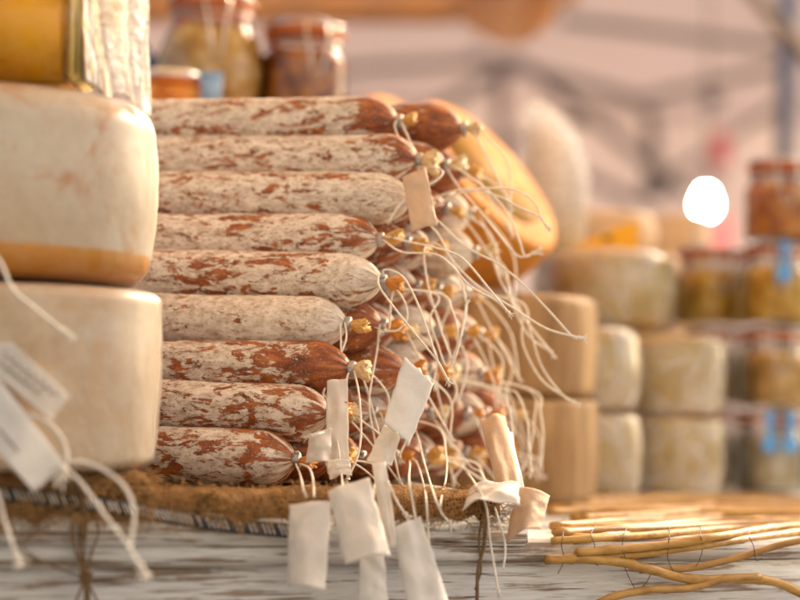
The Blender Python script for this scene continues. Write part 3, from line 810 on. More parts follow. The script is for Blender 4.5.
# crumpled clear bag hanging over the edge of the upper left wheel
def bag(name, pts_fn, nu, nv, mat, label, cat):
    V = []; F = []
    for j in range(nv + 1):
        for i in range(nu + 1): V.append(pts_fn(i / nu, j / nv))
    c = sum(V, Vector()) / len(V)
    for j in range(nv):
        for i in range(nu):
            a = j * (nu + 1) + i; F.append((a, a + 1, a + nu + 2, a + nu + 1))
    o = link(name, [p - c for p in V], F, mat); o.location = c
    md = o.modifiers.new('thick', 'SOLIDIFY'); md.thickness = .0006
    return tag(o, label, cat)
_bm = m_simple('bag_plastic', (.92, .92, .93), .28, 0, .06, 40, .5, 60); _bm.translucent((.95, .93, .90), .45)
_o = _bm.out.inputs[0].links[0].from_socket; _tr = _bm.node('ShaderNodeBsdfTransparent'); _mx = _bm.node('ShaderNodeMixShader')
_bm.l(_bm.ramp(_bm.noise(_bm.coord('Object', (1, 1, 2.2)), 26, 4, .6, 1.0), [(.38, .35), (.62, .95)]), _mx.inputs[0]); _bm.l(_tr.outputs[0], _mx.inputs[1]); _bm.l(_o, _mx.inputs[2]); _bm.l(_mx.outputs[0], _bm.out.inputs[0])
FILMX = _bm.m
def bagf(u, v):
    x0 = P(88 + 58 * u, 0, 1.60)
    top = P(82 + 62 * u, -25, 1.60); bot = P(100 + 48 * u, 88 + 22 * u + 5 * math.sin(u * 9), 1.60)
    p = top.lerp(bot, v)
    # folds run down the sheet; the lower hem lies on the wheel's shoulder
    p.y += .010 * math.sin(u * 13 + 1.2 * math.sin(v * 3)) * (.5 + v * .5) + .012 * nz(u * 3, v * 3, 5) + .006 * abs(nz(u * 7, v * 9, 1)) - .006
    p.y += .02 * u
    return p
bag('plastic_bag', bagf, 60, 60, FILMX, 'crumpled clear plastic bag hanging over the upper left wheel', 'plastic bag')
def bagf2(u, v):
    top = P(66 + 22 * u, -20, 1.585); bot = P(76 + 30 * u, 78 + 12 * u, 1.585)
    p = top.lerp(bot, v); p.y += .008 * math.sin(u * 7 + v * 2) + .006 * nz(u * 5, v * 6, 8)
    return p
bag('film_flap', bagf2, 24, 40, FILM, 'clear film flap between the yellow wedge and the plastic bag', 'plastic film')

# tags on the left cheeses
def near_wheel(px, py, off):
    """point in front of the lower left wheel"""
    p = P(px, py, CH_D - CR)
    return P(px, py, CH_D - CR - off)
t1 = sheet('paper_tag', [near_wheel(-30, 322, .012), near_wheel(14, 343, .012), near_wheel(70, 398, .006), near_wheel(52, 418, .008)][0:0] or
           [near_wheel(-45, 318, .014), near_wheel(10, 343, .012), near_wheel(70, 394, .010), near_wheel(52, 420, .012)], PAPER, None, 21) if False else None
def tag4(px, off, mat, label, seed):
    return sheet('paper_tag', [near_wheel(x, y, o_) for (x, y), o_ in zip(px, off)], mat, label, seed, .002, .001, group='price tags on the left cheeses')
ta = tag4([(12, 342), (70, 396), (52, 421), (-40, 345)], [.010, .008, .010, .012], PAPER, 'cream tag with dark blurred print on the lower left wheel', 21)
tb = tag4([(-6, 372), (66, 466), (34, 492), (-44, 405)], [.016, .016, .022, .022], PAPER_COOL, 'white tag lapping over the printed tag on the lower left wheel', 22)
def ink(parent, a, b, off, w, wob=.0015, seed=0, nm='printed_line'):
    """a line of blurred handwriting-like print"""
    A = near_wheel(*a, off); B = near_wheel(*b, off); n = 40; rnd = random.Random(seed); mb = MB()
    upv = (B - A).cross(Vector((0, 1, 0))).normalized()
    pts = []
    for i in range(n + 1):
        f = i / n; pts.append(A.lerp(B, f) + upv * (math.sin(f * 46 + rnd.uniform(-.4, .4)) * w * rnd.uniform(.5, 1)))
    mb.tube(spline(pts, 2), .0005, 4)
    o = mb.build(nm, INK, parent); return o
ink(ta, (2, 353), (56, 396), .0155, .0026, seed=1); ink(ta, (-2, 362), (40, 394), .0165, .0011, seed=2)
ink(tb, (-2, 428), (18, 452), .0255, .0010, seed=3)
# strings on the left tags
ts = empty('tag_string', near_wheel(66, 470, .02)); tag(ts, 'white cotton string knotted at the lapping white tag on the left', 'string')
for path, offs in (([(68, 462), (84, 462), (104, 470), (124, 486), (134, 512), (130, 548)], (.02, .02, .03, .035, .04, .04)),
                   ([(66, 468), (82, 484), (104, 514), (124, 540), (140, 566)], (.02, .03, .04, .045, .045)),
                   ([(30, 414), (50, 424), (64, 442), (68, 464)], (.014, .016, .02, .02))):
    MB().tube(spline([near_wheel(x, y, o_) for (x, y), o_ in zip(path, offs)], 8), .0014, 7).build('strand', STR, ts)
mf = MB(); fray(mf, near_wheel(140, 566, .045), Vector((.5, 0, -.8)), 4, 1.6); mf.build('frayed_end', STR, ts)
mf = MB(); fray(mf, near_wheel(64, 468, .021), Vector((-.3, 0, -.8)), 5, 2.0); mf.build('knot', STR, ts)
ts = empty('tag_string', near_wheel(20, 290, .02)); tag(ts, 'white string end slanting down across the gap between the left wheels', 'string')
MB().tube(spline([near_wheel(-25, 225, .03), near_wheel(0, 262, .03), near_wheel(12, 288, .028), near_wheel(34, 308, .024), near_wheel(64, 332, .02)], 8), .0014, 7).build('strand', STR, ts)
mf = MB(); fray(mf, near_wheel(64, 332, .02), Vector((.7, 0, -.6)), 6, 1.4); mf.build('frayed_end', STR, ts)
ts = empty('tag_string', near_wheel(5, 500, .03)); tag(ts, 'white string end dangling at the lower left corner over the planks', 'string')
MB().tube(spline([near_wheel(-30, 455, .035), near_wheel(-4, 492, .04), near_wheel(4, 520, .045), near_wheel(16, 556, .045)], 8), .0014, 7).build('strand', STR, ts)
mf = MB(); fray(mf, near_wheel(16, 556, .045), Vector((.3, 0, -.9)), 7, 1.6); mf.build('frayed_end', STR, ts)

# wood-brown wheels right of the pile
WD = 2.40
wx = P(597, 400, WD).x - .122
zt1 = P(550, 399, WD - .11).z
hw = zt1 - TZ - .004
wheel('round_cheese', (wx, WD, TZ + .004), .122, hw, RIND_W, 'brown wood-toned cheese wheel on the table right of the pile', .010, .002, 5)
wheel('round_cheese', (wx - .002, WD, TZ + .004 + hw + .002), .121, hw, RIND_W, 'brown wood-toned cheese wheel stacked on its brown twin', .014, .002, 6)
# white film-wrapped small wheels
AD = 2.50; ah = .109
axx = P(639, 450, AD).x - .072
wheel('round_cheese', (axx, AD, TZ + .004), .072, ah, RIND_C, 'small film-wrapped white cheese at the bottom beside the brown wheels', .014, .003, 7, FILMW)
wheel('round_cheese', (axx - .004, AD, TZ + .006 + ah), .071, ah, RIND_C, 'small film-wrapped white cheese second up beside the brown wheels', .016, .003, 8, FILMW)
BD = 2.66; bh = .1085
bx = P(722, 450, BD).x - .072
wheel('round_cheese', (bx, BD, TZ + .003), .072, bh - .004, RIND_C, 'cream cheese wheel on the table in front of the lower jars', .010, .002, 9, FILMW)
wheel('round_cheese', (bx - .004, BD, TZ + .004 + bh), .074, bh, RIND_C, 'cream cheese wheel stacked second up in front of the jars', .013, .003, 10, FILMW)
BGD = 2.74
wheel('round_cheese', ((P(535, 300, BGD).x + P(672, 300, BGD).x) / 2, BGD, TZ + .227), .099, .116, RIND_C, 'large film-wrapped cream wheel bridging the two small stacks', .022, .004, 11, FILMW)

# tilted amber wheels behind the pile
nrm = Vector((.66, -.40, .60)).normalized()
q = nrm.to_track_quat('Z', 'Y').to_euler()
ctr = P(492, 172, 2.34)
ow = wheel('round_cheese', ctr - nrm * .092, .122, .092, RIND_O, 'amber cheese wheel tilted on edge behind the salami knots', .012, .003, 12, None, q)
lab = MB().lathe([(.001, .0937), (.083, .0937), (.083, .0942), (.001, .0942)], 64)
lab.v = [v for v in lab.v]; link('face_label', lab.v, lab.f, m_rind('face_label_print', (.30, .12, .025), (.36, .21, .085), (.46, .36, .24), 18, .85, (.36, .28, .05), .7, spec=.05), ow)
ctr2 = P(432, 150, 2.56)
wheel('round_cheese', ctr2 - nrm * .10, .115, .09, RIND_O, 'amber cheese wheel half hidden behind the tilted amber one', .014, .003, 13, None, q)
# hidden support: crate behind the pile that carries jars and the leaning wheels
CZ = P(212, 114, 2.42).z
WOODB = m_simple('crate_wood', (.34, .21, .11), .7, 0, .3, 25, .3).m
def crate(name, c, size, rz, label):
    t = empty(name, c); t.rotation_euler.z = rz
    X, Y, Z = size; n = 4; sh = Z / n
    for i in range(n):
        for s in (-1, 1):
            o = link('slat', *(lambda m: (m.v, m.f))(MB().box((0, 0, 0), (X, .010, sh - .012), None, .0015)), WOODB, t, False); o.location = (0, s * (Y / 2 - .005), sh * (i + .5))
            o = link('slat', *(lambda m: (m.v, m.f))(MB().box((0, 0, 0), (.010, Y - .022, sh - .012), None, .0015)), WOODB, t, False); o.location = (s * (X / 2 - .006), 0, sh * (i + .5))
    o = link('lid_board', *(lambda m: (m.v, m.f))(MB().box((0, 0, 0), (X + .004, Y + .004, .012), None, .002)), WOODB, t, False); o.location = (0, 0, Z + .0005)
    for sx in (-1, 1):
        for sy in (-1, 1):
            o = link('corner_post', *(lambda m: (m.v, m.f))(MB().box((0, 0, 0), (.018, .018, Z - .008), None, .001)), WOODB, t, False); o.location = (sx * (X / 2 - .021), sy * (Y / 2 - .020), (Z - .008) / 2)
    return tag(t, label, 'crate')
crate('wooden_crate', (-.19, 2.51, TZ), (.38, .33, CZ - TZ - .007), 0, 'tall slatted wooden crate behind the pile carrying the preserve jars')

# standing wrapped wedge behind the amber wheel
SD = 2.78
sb = P(552, 243, SD)
pk = empty('wrapped_wedge', (sb.x, SD, TZ + .227 + .118)); pk.scale = (1, 1, 1.07); tag(pk, 'pale cheese wedge standing upright in clear film behind the amber wheel', 'cheese')
w_ = M(60, SD)
V, F = bevelled(*prism([(-w_ * .46, .004), (w_ * .46, .004), (w_ * .50, .10), (w_ * .1, .165), (-w_ * .42, .185)], -.02, .03), .008)
link('paste', V, F, m_rind('pale_paste', (.78, .70, .62), (.85, .79, .74), (.88, .85, .82), 10, .4, None), pk)
V, F = bevelled(*prism([(-w_ * .52, .0), (w_ * .52, .0), (w_ * .60, .11), (w_ * .3, .175), (-w_ * .42, .218), (-w_ * .5, .19)], -.026, .036), .010)
link('film_wrap', V, F, FILMX, pk)

# stack of beige wheels further back
GD = 3.02; gx = P(622, 230, GD).x; gh = .117
for i in range(3):
    wheel('round_cheese', (gx + .004 * i, GD, TZ + .003 + i * (gh + .002)), .098, gh, RIND_B, ('beige cheese wheel at the back, bottom of the rear stack', 'beige cheese wheel at the back, middle of the rear stack', 'beige cheese wheel topping the rear stack under the yellow sign')[i], .014, .003, 20 + i)
gtop = TZ + .003 + 3 * (gh + .002)
wheel('round_cheese', (gx - .02, GD + .02, gtop), .075, .07, RIND_B, 'small beige wheel on the very top of the rear stack', .02, .003, 25)
hx = P(668, 225, 3.12).x
for i in range(4):
    wheel('round_cheese', (hx + .03, 3.22, TZ + .003 + i * .111), .055, .109, RIND_B, ('pale small wheel in the rear right stack at the bottom', 'pale small wheel second up in the rear right stack', 'pale small wheel third up in the rear right stack', 'pale small wheel topping the rear right stack')[i], .012, .003, 30 + i)
# yellow price card
bgtop = TZ + .227 + .1175
ps = empty('price_sign', (P(607, 250, 2.69).x, 2.69, bgtop)); tag(ps, 'yellow folded price card on the large film-wrapped cream wheel', 'price sign')
V, F = bevelled(*prism([(-.052, .001), (.044, .001), (.046, .042), (.030, .040)], -.0012, .0012), .0004, 1)
o = link('card', V, F, m_simple('yellow_card', (.80, .42, .01), .5, 0, .08, 20).m, ps, False); o.rotation_euler = (R(-14), 0, 0)
V, F = bevelled(*prism([(-.004, .010), (.006, .010), (.009, .018), (-.002, .021), (-.007, .016)], -.0022, -.0014), .0002, 1)
o = link('printed_mark', V, F, m_simple('card_ink', (.18, .10, .02), .6).m, ps, False); o.rotation_euler = (R(-14), 0, 0)

# ================================================================== JARS
RUB = m_simple('orange_rubber', (.62, .16, .02), .5, 0, .15, 60).m
CONT = {'yellow': m_contents('yellow_preserve', (.62, .34, .03), (.86, .54, .08), (.90, .70, .28)),
        'amber': m_contents('amber_preserve', (.52, .15, .01), (.84, .33, .03), (.90, .52, .10)),
        'brown': m_contents('brown_preserve', (.26, .07, .010), (.62, .22, .03), (.74, .36, .08)),
        'pale': m_contents('pale_preserve', (.52, .40, .24), (.70, .60, .46), (.80, .74, .66), 30),
        'cream': m_contents('cream_preserve', (.62, .36, .10), (.88, .60, .25), (.92, .76, .48))}
BLUE = m_simple('blue_seal', (.10, .36, .80), .4, 0, .08, 40).m
def jar(base, rad, h, cont, label, face=-90, seal=(), group='clip-top preserve jars', round_=False, lidmat=None):
    t = empty('preserve_jar', base); t.rotation_euler.z = R(face + 90)
    nk = rad * (.72 if round_ else .84); hb = h * .80
    if round_:
        prof = [(.004, .002), (rad * .6, .0015), (rad * .86, h * .06), (rad, h * .26), (rad * .99, h * .42), (rad * .86, h * .60), (nk, h * .70), (nk, hb), (nk + .004, hb + .002), (nk + .004, hb + .006)]
    else:
        prof = [(.004, .002), (rad * .88, .0015), (rad * .98, h * .04), (rad, h * .10), (rad, h * .56), (rad * .97, h * .64), (nk, h * .71), (nk, hb), (nk + .004, hb + .002), (nk + .004, hb + .006)]
    sp = [(p.x, p.y) for p in spline([Vector((r, z, 0)) for r, z in prof], 4)]
    g = MB().lathe(sp, 48, None, None, False); link('glass_body', g.v, g.f, GLASS, t)
    ins = [(max(.002, r - .0035), max(z, .0055)) for r, z in sp if z < h * .70]
    g = MB().lathe(ins, 40); link('contents', g.v, g.f, CONT[cont], t)
    g = MB().lathe([(nk - .002, hb + .0065), (nk + .0065, hb + .0065), (nk + .0075, hb + .009), (nk + .0065, hb + .0115), (nk - .002, hb + .0115)], 48); link('rubber_ring', g.v, g.f, RUB, t)
    l0 = hb + .012
    g = MB().lathe([(nk + .004, l0), (nk + .005, l0 + .004), (nk + .001, l0 + .006), (nk * .9, h - .006), (nk * .8, h - .0005), (nk * .3, h), (.003, h)], 48, None, None, True); link('lid', g.v, g.f, lidmat or GLASS, t)
    wr = .0016
    ring = [(math.cos(a) * (nk + .002), math.sin(a) * (nk + .002), hb - .005) for a in [i * math.pi / 16 for i in range(33)]]
    g = MB().tube(ring, wr, 6)
    ring = [(math.cos(a) * (nk + .004), math.sin(a) * (nk + .004), l0 + .0075) for a in [i * math.pi / 16 for i in range(33)]]
    g.tube(ring, wr, 6)
    y = -(nk + .004)
    for s in (-1, 1):
        g.tube(spline([(s * .014, y, l0 + .0075), (s * .016, y - .007, hb), (s * .012, y - .011, hb - .020), (s * .006, -(rad + .003), h * .42)], 5), wr, 6)
    g.tube([(-.006, -(rad + .003), h * .42), (.006, -(rad + .003), h * .42)], wr, 6)
    link('wire_clamp', g.v, g.f, WIRE, t)
    for dx in seal:
        # hourglass paper seal over the closure
        pts = [(-.004, h * .98), (.004, h * .98), (.0075, h * .92), (.006, h * .84), (.003, h * .76), (.008, h * .66), (.012, h * .58), (.008, h * .50), (-.008, h * .50), (-.012, h * .58), (-.008, h * .66), (-.003, h * .76), (-.006, h * .84), (-.0075, h * .92)]
        V, F = bevelled(*prism(pts, -.0006, .0006), .0003, 1)
        o = link('paper_seal', V, F, BLUE, t, False); o.location = (dx, -(rad + .014) if dx == 0 else -(math.sqrt(max(0, rad ** 2 - dx ** 2)) + .014), 0)
    tag(t, label, 'jar', group); return t
jh = .1195
JD = 2.86; jx = P(712, 300, JD).x
jar((jx + .012, JD, TZ + .002), .050, jh, 'pale', 'pale preserve jar at the bottom of the inner jar column')
jar((jx + .010, JD, TZ + .004 + jh), .050, jh, 'pale', 'pale preserve jar in the middle of the inner jar column')
jar((jx, JD, TZ + .006 + 2 * jh), .056, jh, 'yellow', 'yellow preserve jar with blue seal topping the inner jar column', -82, (.044,))
KD = 2.74; kx = P(774, 300, KD).x
jar((kx, KD, TZ + .002), .047, jh, 'pale', 'pale jar with two blue seals at the bottom of the tall jar column', -90, (-.014, .016))
jar((kx + .004, KD, TZ + .004 + jh), .047, jh, 'cream', 'cream jar second from the bottom of the tall jar column')
jar((kx + .002, KD, TZ + .006 + 2 * jh), .047, jh, 'yellow', 'yellow jar with one blue seal third up in the tall jar column', -90, (.0,))
jar((kx + .006, KD, TZ + .008 + 3 * jh), .050, jh, 'amber', 'amber preserve jar on top of the tall jar column')
LD = 2.92; lx = P(822, 300, LD).x
for i, (cname, lb) in enumerate((('pale', 'pale jar at the right picture edge at the bottom'), ('amber', 'amber jar at the right picture edge second up'), ('yellow', 'yellow jar at the right picture edge third up'), ('amber', 'amber jar at the right picture edge on top'))):
    jar((lx, LD, TZ + .002 + i * (jh + .002)), .052, jh, cname, lb)
# jars on the crate behind the pile
jar((P(211, 50, 2.54).x, 2.54, CZ + .001), M(55, 2.56), .190, 'cream', 'large rounded clip-top jar of yellow preserve above the pile', -78, (), round_=True)
jar((P(304, 50, 2.56).x, 2.56, CZ + .001), M(44, 2.56), .150, 'brown', 'dark amber clip-top jar right of the large rounded jar', -70)
tin = empty('low_jar', (P(172, 88, 2.43).x - .004, 2.445, CZ + .001)); tin.location.y = 2.442
tag(tin, 'low flat jar with orange rubber ring left of the large rounded jar', 'jar')
tin.scale = (1, 1, 1.42); tin.location = (P(169, 88, 2.40).x, 2.405, CZ + .001)
g = MB().lathe([(.030, .0005), (.038, .002), (.040, .006), (.040, .018), (.037, .021)], 40); link('glass_body', g.v, g.f, CONT['amber'], tin)
g = MB().lathe([(.036, .0215), (.0415, .0215), (.042, .0235), (.0415, .0255), (.036, .0255)], 40); link('rubber_ring', g.v, g.f, RUB, tin)
g = MB().lathe([(.040, .026), (.041, .030), (.038, .034), (.003, .0345)], 40); link('lid', g.v, g.f, WIRE, tin)
bp = empty('blue_packet', (P(150, 60, 2.60).x, 2.60, CZ + .001)); bp.scale = (1, 1, 1.45); bp.location.x = P(152, 60, 2.63).x; bp.location.y = 2.63
tag(bp, 'blue packet standing behind the upper left cheese wheel', 'packet')
V, F = bevelled(*prism([(-.03, 0), (.022, 0), (.026, .055), (.020, .085), (.006, .072), (-.012, .090), (-.03, .08)], -.004, .006), .003)
link('pouch', V, F, m_simple('blue_pouch', (.012, .05, .24), .35, 0, .2, 20, .2).m, bp)
V, F = bevelled(*prism([(-.028, .050), (.000, .052), (-.006, .078), (-.026, .072)], -.0085, -.0045), .001, 1)
link('front_label', V, F, m_simple('teal_label', (.03, .20, .30), .5).m, bp)

pb = empty('blue_box', (P(211, 86, 2.385).x, 2.385, CZ + .001)); tag(pb, 'small pale blue box between the low jar and the large rounded jar', 'box')
V, F = bevelled(*prism([(-.013, 0), (.013, 0), (.013, .046), (-.013, .046)], -.008, .008), .0015, 2)
link('carton', V, F, m_simple('pale_blue_card', (.28, .46, .75), .5, 0, .05, 20).m, pb)
V, F = bevelled(*prism([(-.014, .040), (.014, .040), (.014, .0465), (-.014, .0465)], -.009, .009), .001, 1)
link('flap', V, F, m_simple('blue_flap', (.22, .40, .70), .5, 0, .05, 20).m, pb)
# ================================================================== REED MAT
def tpt(px, py, lift):
    """pixel -> on the table top, or on the table front where the pixel falls below its edge"""
    r = ray(px, py); t = (TZ + lift - EYE) / r.z
    q = CAMP + r * t
    if r.z < 0 and (q - F0).dot(FN) < .006: return q
    return fpt(px, py, .012 + lift)
reeds = [
 ([(556, 502), (640, 501), (720, 503), (815, 504)], .0042), ([(566, 507), (650, 506), (740, 508), (815, 508)], .0042),
 ([(548, 512), (600, 511), (690, 512), (815, 514)], .0045), ([(572, 518), (640, 515), (720, 510), (815, 512)], .0040),
 ([(552, 526), (620, 521), (690, 514), (760, 514), (815, 519)], .0042), ([(556, 533), (640, 527), (720, 521), (815, 524)], .0040),
 ([(574, 540), (620, 535), (668, 529)], .0042), ([(552, 541), (600, 538), (660, 534), (740, 528), (815, 530)], .0036),
 ([(576, 553), (620, 549), (665, 545), (720, 536), (770, 528), (815, 524)], .0040), ([(590, 558), (650, 553), (720, 543), (780, 534), (815, 530)], .0036),
 ([(546, 560), (580, 559), (620, 562), (652, 570), (690, 579), (735, 579), (775, 582), (815, 600)], .0046),
 ([(592, 606), (616, 596), (650, 590), (690, 588), (725, 579), (760, 577)], .0038),
 ([(640, 570), (690, 568), (740, 557), (780, 545), (815, 538)], .0034),
]
for k in range(9):
    y0 = 499 + k * 4.6; reeds.append(([(560 + random.uniform(-12, 30), y0 + random.uniform(-1, 1)), (640, y0 - 1 + random.uniform(-2, 2)), (730, y0 - 2 - k * .8 + random.uniform(-2, 2)), (815, y0 - 1 - k + random.uniform(-2, 2))], random.uniform(.0034, .0046)))
mat_t = empty('reed_mat', tpt(680, 520, 0)); tag(mat_t, 'golden split-reed mat with loose wire ties at the right table edge', 'reed mat')
for i, (path, rr) in enumerate(reeds):
    pts = []
    for (x, y) in path: pts.append(tpt(x, y, .004 + .0022 * (i % 3)))
    sp = spline(pts, 8); n = len(sp)
    rad = [rr * (1 + .12 * nz(k * .4, i, 0) + (.16 if k % 13 == 6 else 0)) for k in range(n)]
    MB().tube(sp, rad, 9).build('reed', REED, mat_t)
for i, x in enumerate((566, 588, 627, 664, 706, 748)):
    ys = [500, 512, 522, 534, 546, 560, 574 - (i % 3) * 8]
    pts = [tpt(x + 9 * nz(k * .7, i * 3.1, 3) + (k * 1.5 if i % 2 else -k), y, .0085) for k, y in enumerate(ys)]
    if i in (2, 6): pts += [fpt(x + 8, 588, .016), fpt(x + 18, 584, .016), fpt(x + 26, 570, .016)]
    MB().tube(spline(pts, 6), .00042, 5).build('wire_tie', DARKWIRE, mat_t)

# ================================================================== BACKGROUND
_t = m_simple('tent_canvas', (.68, .56, .53), .85, 0, .05, 2, .1, 8); _t.translucent((.80, .63, .60), .14); CANVAS = _t.m
_t = m_simple('tan_awning_cloth', (.76, .50, .26), .8, 0, .08, 3, .1, 12); _t.translucent((.92, .60, .30), .6); AWN = _t.m
TRUSS = m_simple('tent_frame_metal', (.24, .19, .16), .5, .3, .1, 10).m
BROWN = m_simple('sunlit_pole', (.42, .26, .12), .5, 0, .1, 10).m
def surf(fn, nu, nv):
    V = [fn(i / nu, j / nv) for j in range(nv + 1) for i in range(nu + 1)]
    F = [(j * (nu + 1) + i, j * (nu + 1) + i + 1, (j + 1) * (nu + 1) + i + 1, (j + 1) * (nu + 1) + i) for j in range(nv) for i in range(nu)]
    return V, F
tent = empty('market_tent', (1.0, 7.5, 0)); tag(tent, 'pale pink-grey market tent filling the blurred background', 'tent')
def place(o, par): o.matrix_parent_inverse = Matrix.Translation(-Vector(par.location)); return o
def wallf(u, v):
    x = -5 + 11 * u; z = .02 + 2.45 * v
    return Vector((x, 9.0 + .06 * math.sin(x * 5) * (1 - v * .5) + .05 * nz(x, z, 0), z))
V, F = surf(wallf, 110, 14); place(link('back_wall', V, F, CANVAS, tent), tent)
def rooff(u, v):
    x = -5 + 11 * u; y = 9.05 - 3.2 * v
    return Vector((x, y, 2.42 + 1.1 * v + .05 * math.sin(u * math.pi * 5) ** 2))
V, F = surf(rooff, 60, 20); place(link('roof', V, F, CANVAS, tent), tent)
def bar(name, a, b, r, par, mat=TRUSS):
    return place(MB().tube([a, b], r, 8).build(name, mat, None), par) if False else MB().tube([a, b], r, 8).build(name, mat, par)
for a, b, dd, rr in [((470, 55), (640, 100), 7.2, .022), ((640, 100), (800, 62), 7.2, .018), ((520, 62), (690, 195), 7.4, .022), ((640, 195), (800, 92), 7.4, .016),
                     ((505, 135), (640, 205), 7.6, .020), ((560, 20), (790, 48), 7.0, .020), ((395, 130), (520, 62), 7.2, .022), ((330, 70), (480, 62), 7.5, .02), ((650, 110), (655, 200), 7.5, .03), ((500, 80), (505, 330), 8.4, .03)]:
    bar('truss_bar', P(a[0], a[1], dd), P(b[0], b[1], dd), rr, tent)
for (x, y, dd, s) in [(511, 65, 7.1, .05), (712, 100, 7.1, .045), (655, 186, 7.4, .06), (574, 120, 7.4, .04), (712, 178, 7.4, .04)]:
    MB().box(P(x, y, dd), (s * 1.6, s, s * 1.3), None, .01).build('frame_joint', TRUSS, tent)
# tent legs
for x in (-3.2, 4.4):
    MB().box((x, 6.1, 1.7), (.05, .05, 3.4), None, .005).build('leg', TRUSS, tent)

# tan awning of the neighbouring stall: sloping sheet, front valance and a hanging corner flap
awn = empty('stall_awning', P(300, 10, 4.2)); tag(awn, 'tan sunlit awning edge across the top of the picture', 'awning')
AWD = 4.2
def awf(u, v):
    a = P(60 + 520 * u, 24 - 22 * max(0, (u - .72) / .28) ** 1.2, AWD)
    return a + Vector((0, -.02 + 1.3 * v, .75 * v + .02 * math.sin(u * 14) * v))
V, F = surf(awf, 50, 12); place(link('sheet', V, F, AWN, awn), awn)
def vald(u, v):
    a = P(60 + 520 * u, 22 - 24 * max(0, (u - .80) / .20) ** 1.2, AWD); b = P(60 + 520 * u, -60, AWD)
    p = a.lerp(b, v); p.y += -.04 + .02 * math.sin(u * 40) * (1 - v); return p
V, F = surf(vald, 80, 8); place(link('valance', V, F, AWN, awn), awn)
def valf(u, v):
    a = P(452 + 112 * u, 0, AWD - .05); 
    prof_ = 50 - 30 * abs(u * 2 - 1) ** 1.6
    b = P(458 + 98 * u, -25 + (prof_ + 25) * v, AWD - .05)
    return b + Vector((0, .03 * math.sin(u * 9 + v) - .05 * v, 0))
V, F = surf(valf, 30, 24); place(link('corner_flap', V, F, AWN, awn), awn)
for _q in awn.children:
    md = _q.modifiers.new('t', 'SOLIDIFY'); md.thickness = .004
if 0: md = awn.children[0].modifiers.new('t', 'SOLIDIFY'); md.thickness = .004
for u in (0.0, .97):
    a = awf(u, .5); MB().tube([(a.x, a.y, 0), (a.x, a.y, a.z)], .02, 8).build('pole', BROWN, awn) if u == 0.0 else None
MB().tube([awf(0, .5), awf(1, .5)], .018, 8).build('rail', BROWN, awn)
a = awf(1, .5); pole2 = P(788, 60, a.y); MB().tube([a, P(900, -25, a.y)], .018, 8).build('rail', BROWN, awn)
a = P(900, -25, a.y); MB().tube([(a.x, a.y, 0), a], .02, 8).build('pole', BROWN, awn)

own = empty('added_canopy', (0, 2.0, 0)); tag(own, 'unseen tan canvas canopy on four poles, added to warm the light', 'canopy')  # out of view, added to cut blue sky and tint the overhead light
def ownf(u, v):
    x = -1.6 + 3.0 * u; y = .75 + 2.3 * v
    return Vector((x, y, 2.75 - .12 * abs(u * 2 - 1) - .25 * abs(v * 2 - 1) + .02 * math.sin(u * 17) * math.sin(v * 9)))
V, F = surf(ownf, 40, 40); place(link('sheet', V, F, AWN, own), own)
for u in (.02, .98):
    for v in (.02, .98):
        a = ownf(u, v); MB().tube([(a.x, a.y, 0), (a.x, a.y, a.z - .01)], .018, 8).build('pole', BROWN, own)
gp = empty('steel_post', (P(786, 60, 4.6).x, 4.6, 0)); tag(gp, 'grey steel tent post standing at the right edge', 'post')
MB().box((gp.location.x, 4.6, 1.5), (M(16, 4.6), .04, 3.0), None, .004).build('tube', m_simple('galvanised_steel', (.22, .22, .23), .4, .7, .1, 12).m, gp)
MB().box((gp.location.x, 4.6, .006), (.14, .14, .012), None, .003).build('foot_plate', TRUSS, gp)
MB().tube([P(742, -18, 4.5), P(812, 64, 4.5)], .016, 8).build('brace', BROWN, gp)

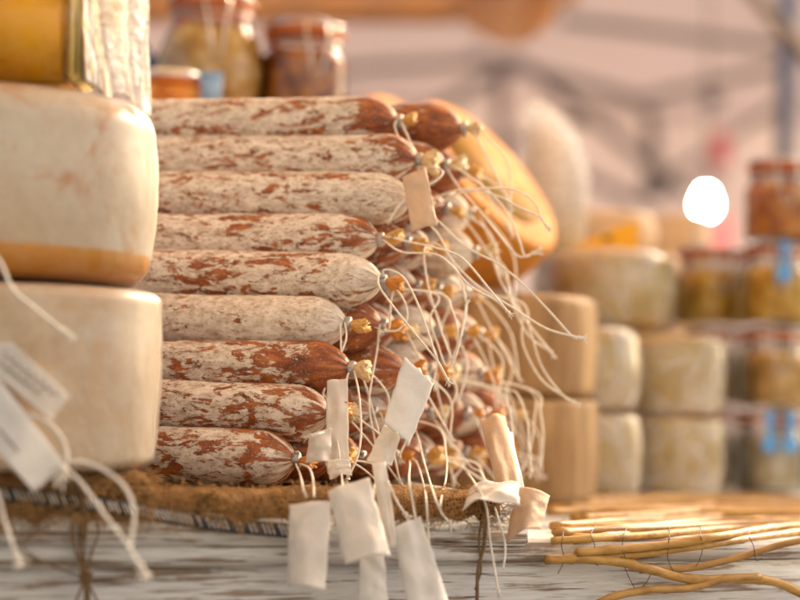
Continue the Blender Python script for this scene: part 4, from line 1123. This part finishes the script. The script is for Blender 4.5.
# lit bulb and red cloths at the stall behind
bl_ = empty('hanging_bulb', P(706, 205, 6.2)); tag(bl_, 'lit white bulb glowing behind the jars', 'lamp')
bp_ = P(706, 205, 6.2)
em = Mat('lit_bulb'); em.set((1, 1, 1), .5); em.b.inputs['Emission Color'].default_value = (1, .93, .82, 1); em.b.inputs['Emission Strength'].default_value = 70
MB().lathe([(.002, -.028), (.014, -.026), (.024, -.014), (.028, 0), (.025, .014), (.018, .030), (.013, .046)], 24, Matrix.Translation(bp_)).build('globe', em.m, bl_)
MB().lathe([(.014, .046), (.016, .048), (.016, .085), (.006, .092)], 16, Matrix.Translation(bp_)).build('socket', TRUSS, bl_)
MB().tube([bp_ + Vector((0, 0, .09)), bp_ + Vector((0, 0, 1.45))], .004, 6).build('cable', DARKWIRE, bl_)
RED = m_simple('red_cloth', (.75, .16, .15), .7, 0, .1, 5); RED.translucent((.8, .2, .18), .3); RED = RED.m
def banner(px0, py0, px1, py1, d, label):
    def f(u, v):
        a = P(px0 + (px1 - px0) * u, py0 + (py1 - py0) * v, d); return a + Vector((0, .02 * math.sin(u * 8 + v * 2), 0))
    V, F = surf(f, 16, 16); c = sum(V, Vector()) / len(V)
    o = link('red_cloth', [p - c for p in V], F, RED); o.location = c
    md = o.modifiers.new('t', 'SOLIDIFY'); md.thickness = .003
    return tag(o, label, 'cloth')
banner(712, 132, 730, 166, 6.6, 'upper small red cloth hanging in the blurred background')
banner(703, 214, 730, 252, 6.4, 'lower red cloth below the lit bulb')

# unseen house added behind the buyers: its sunlit wall bounces fill onto the stall
hs = empty('added_house', (0, -5.5, 0)); tag(hs, 'unseen pale grey house with shuttered windows, added to bounce light', 'house')
OCH = m_simple('pale_render', (.40, .43, .48), .85, 0, .12, 1.5, .2, 30).m
SHUT = m_simple('green_shutter', (.10, .16, .11), .6, 0, .15, 20).m
PANE = m_simple('window_glass', (.06, .07, .08), .1, 0, .1, 4).m
STONE = m_simple('pale_stone', (.52, .46, .38), .8, 0, .12, 12, .2).m
MB().box((0, -6.5, 3.9), (22, 2.0, 7.8), None, .02).build('wall', OCH, hs)
MB().box((0, -6.4, 7.9), (22.6, 2.8, .2), None, .03).build('roof', m_simple('clay_tiles', (.36, .16, .09), .8, 0, .2, 6).m, hs)
for fx in (-9, -6, -3, 0, 3, 6, 9):
    for fz in (2.1, 5.2):
        w = MB().box((fx, -5.49, fz), (1.0, .06, 1.5), None, .004).build('window', PANE, hs)
        for sx in (-1, 1):
            MB().box((fx + sx * .78, -5.47, fz), (.52, .05, 1.52), None, .006).build('shutter', SHUT, w)
        MB().box((fx, -5.42, fz - .81), (1.2, .2, .08), None, .01).build('sill', STONE, w)
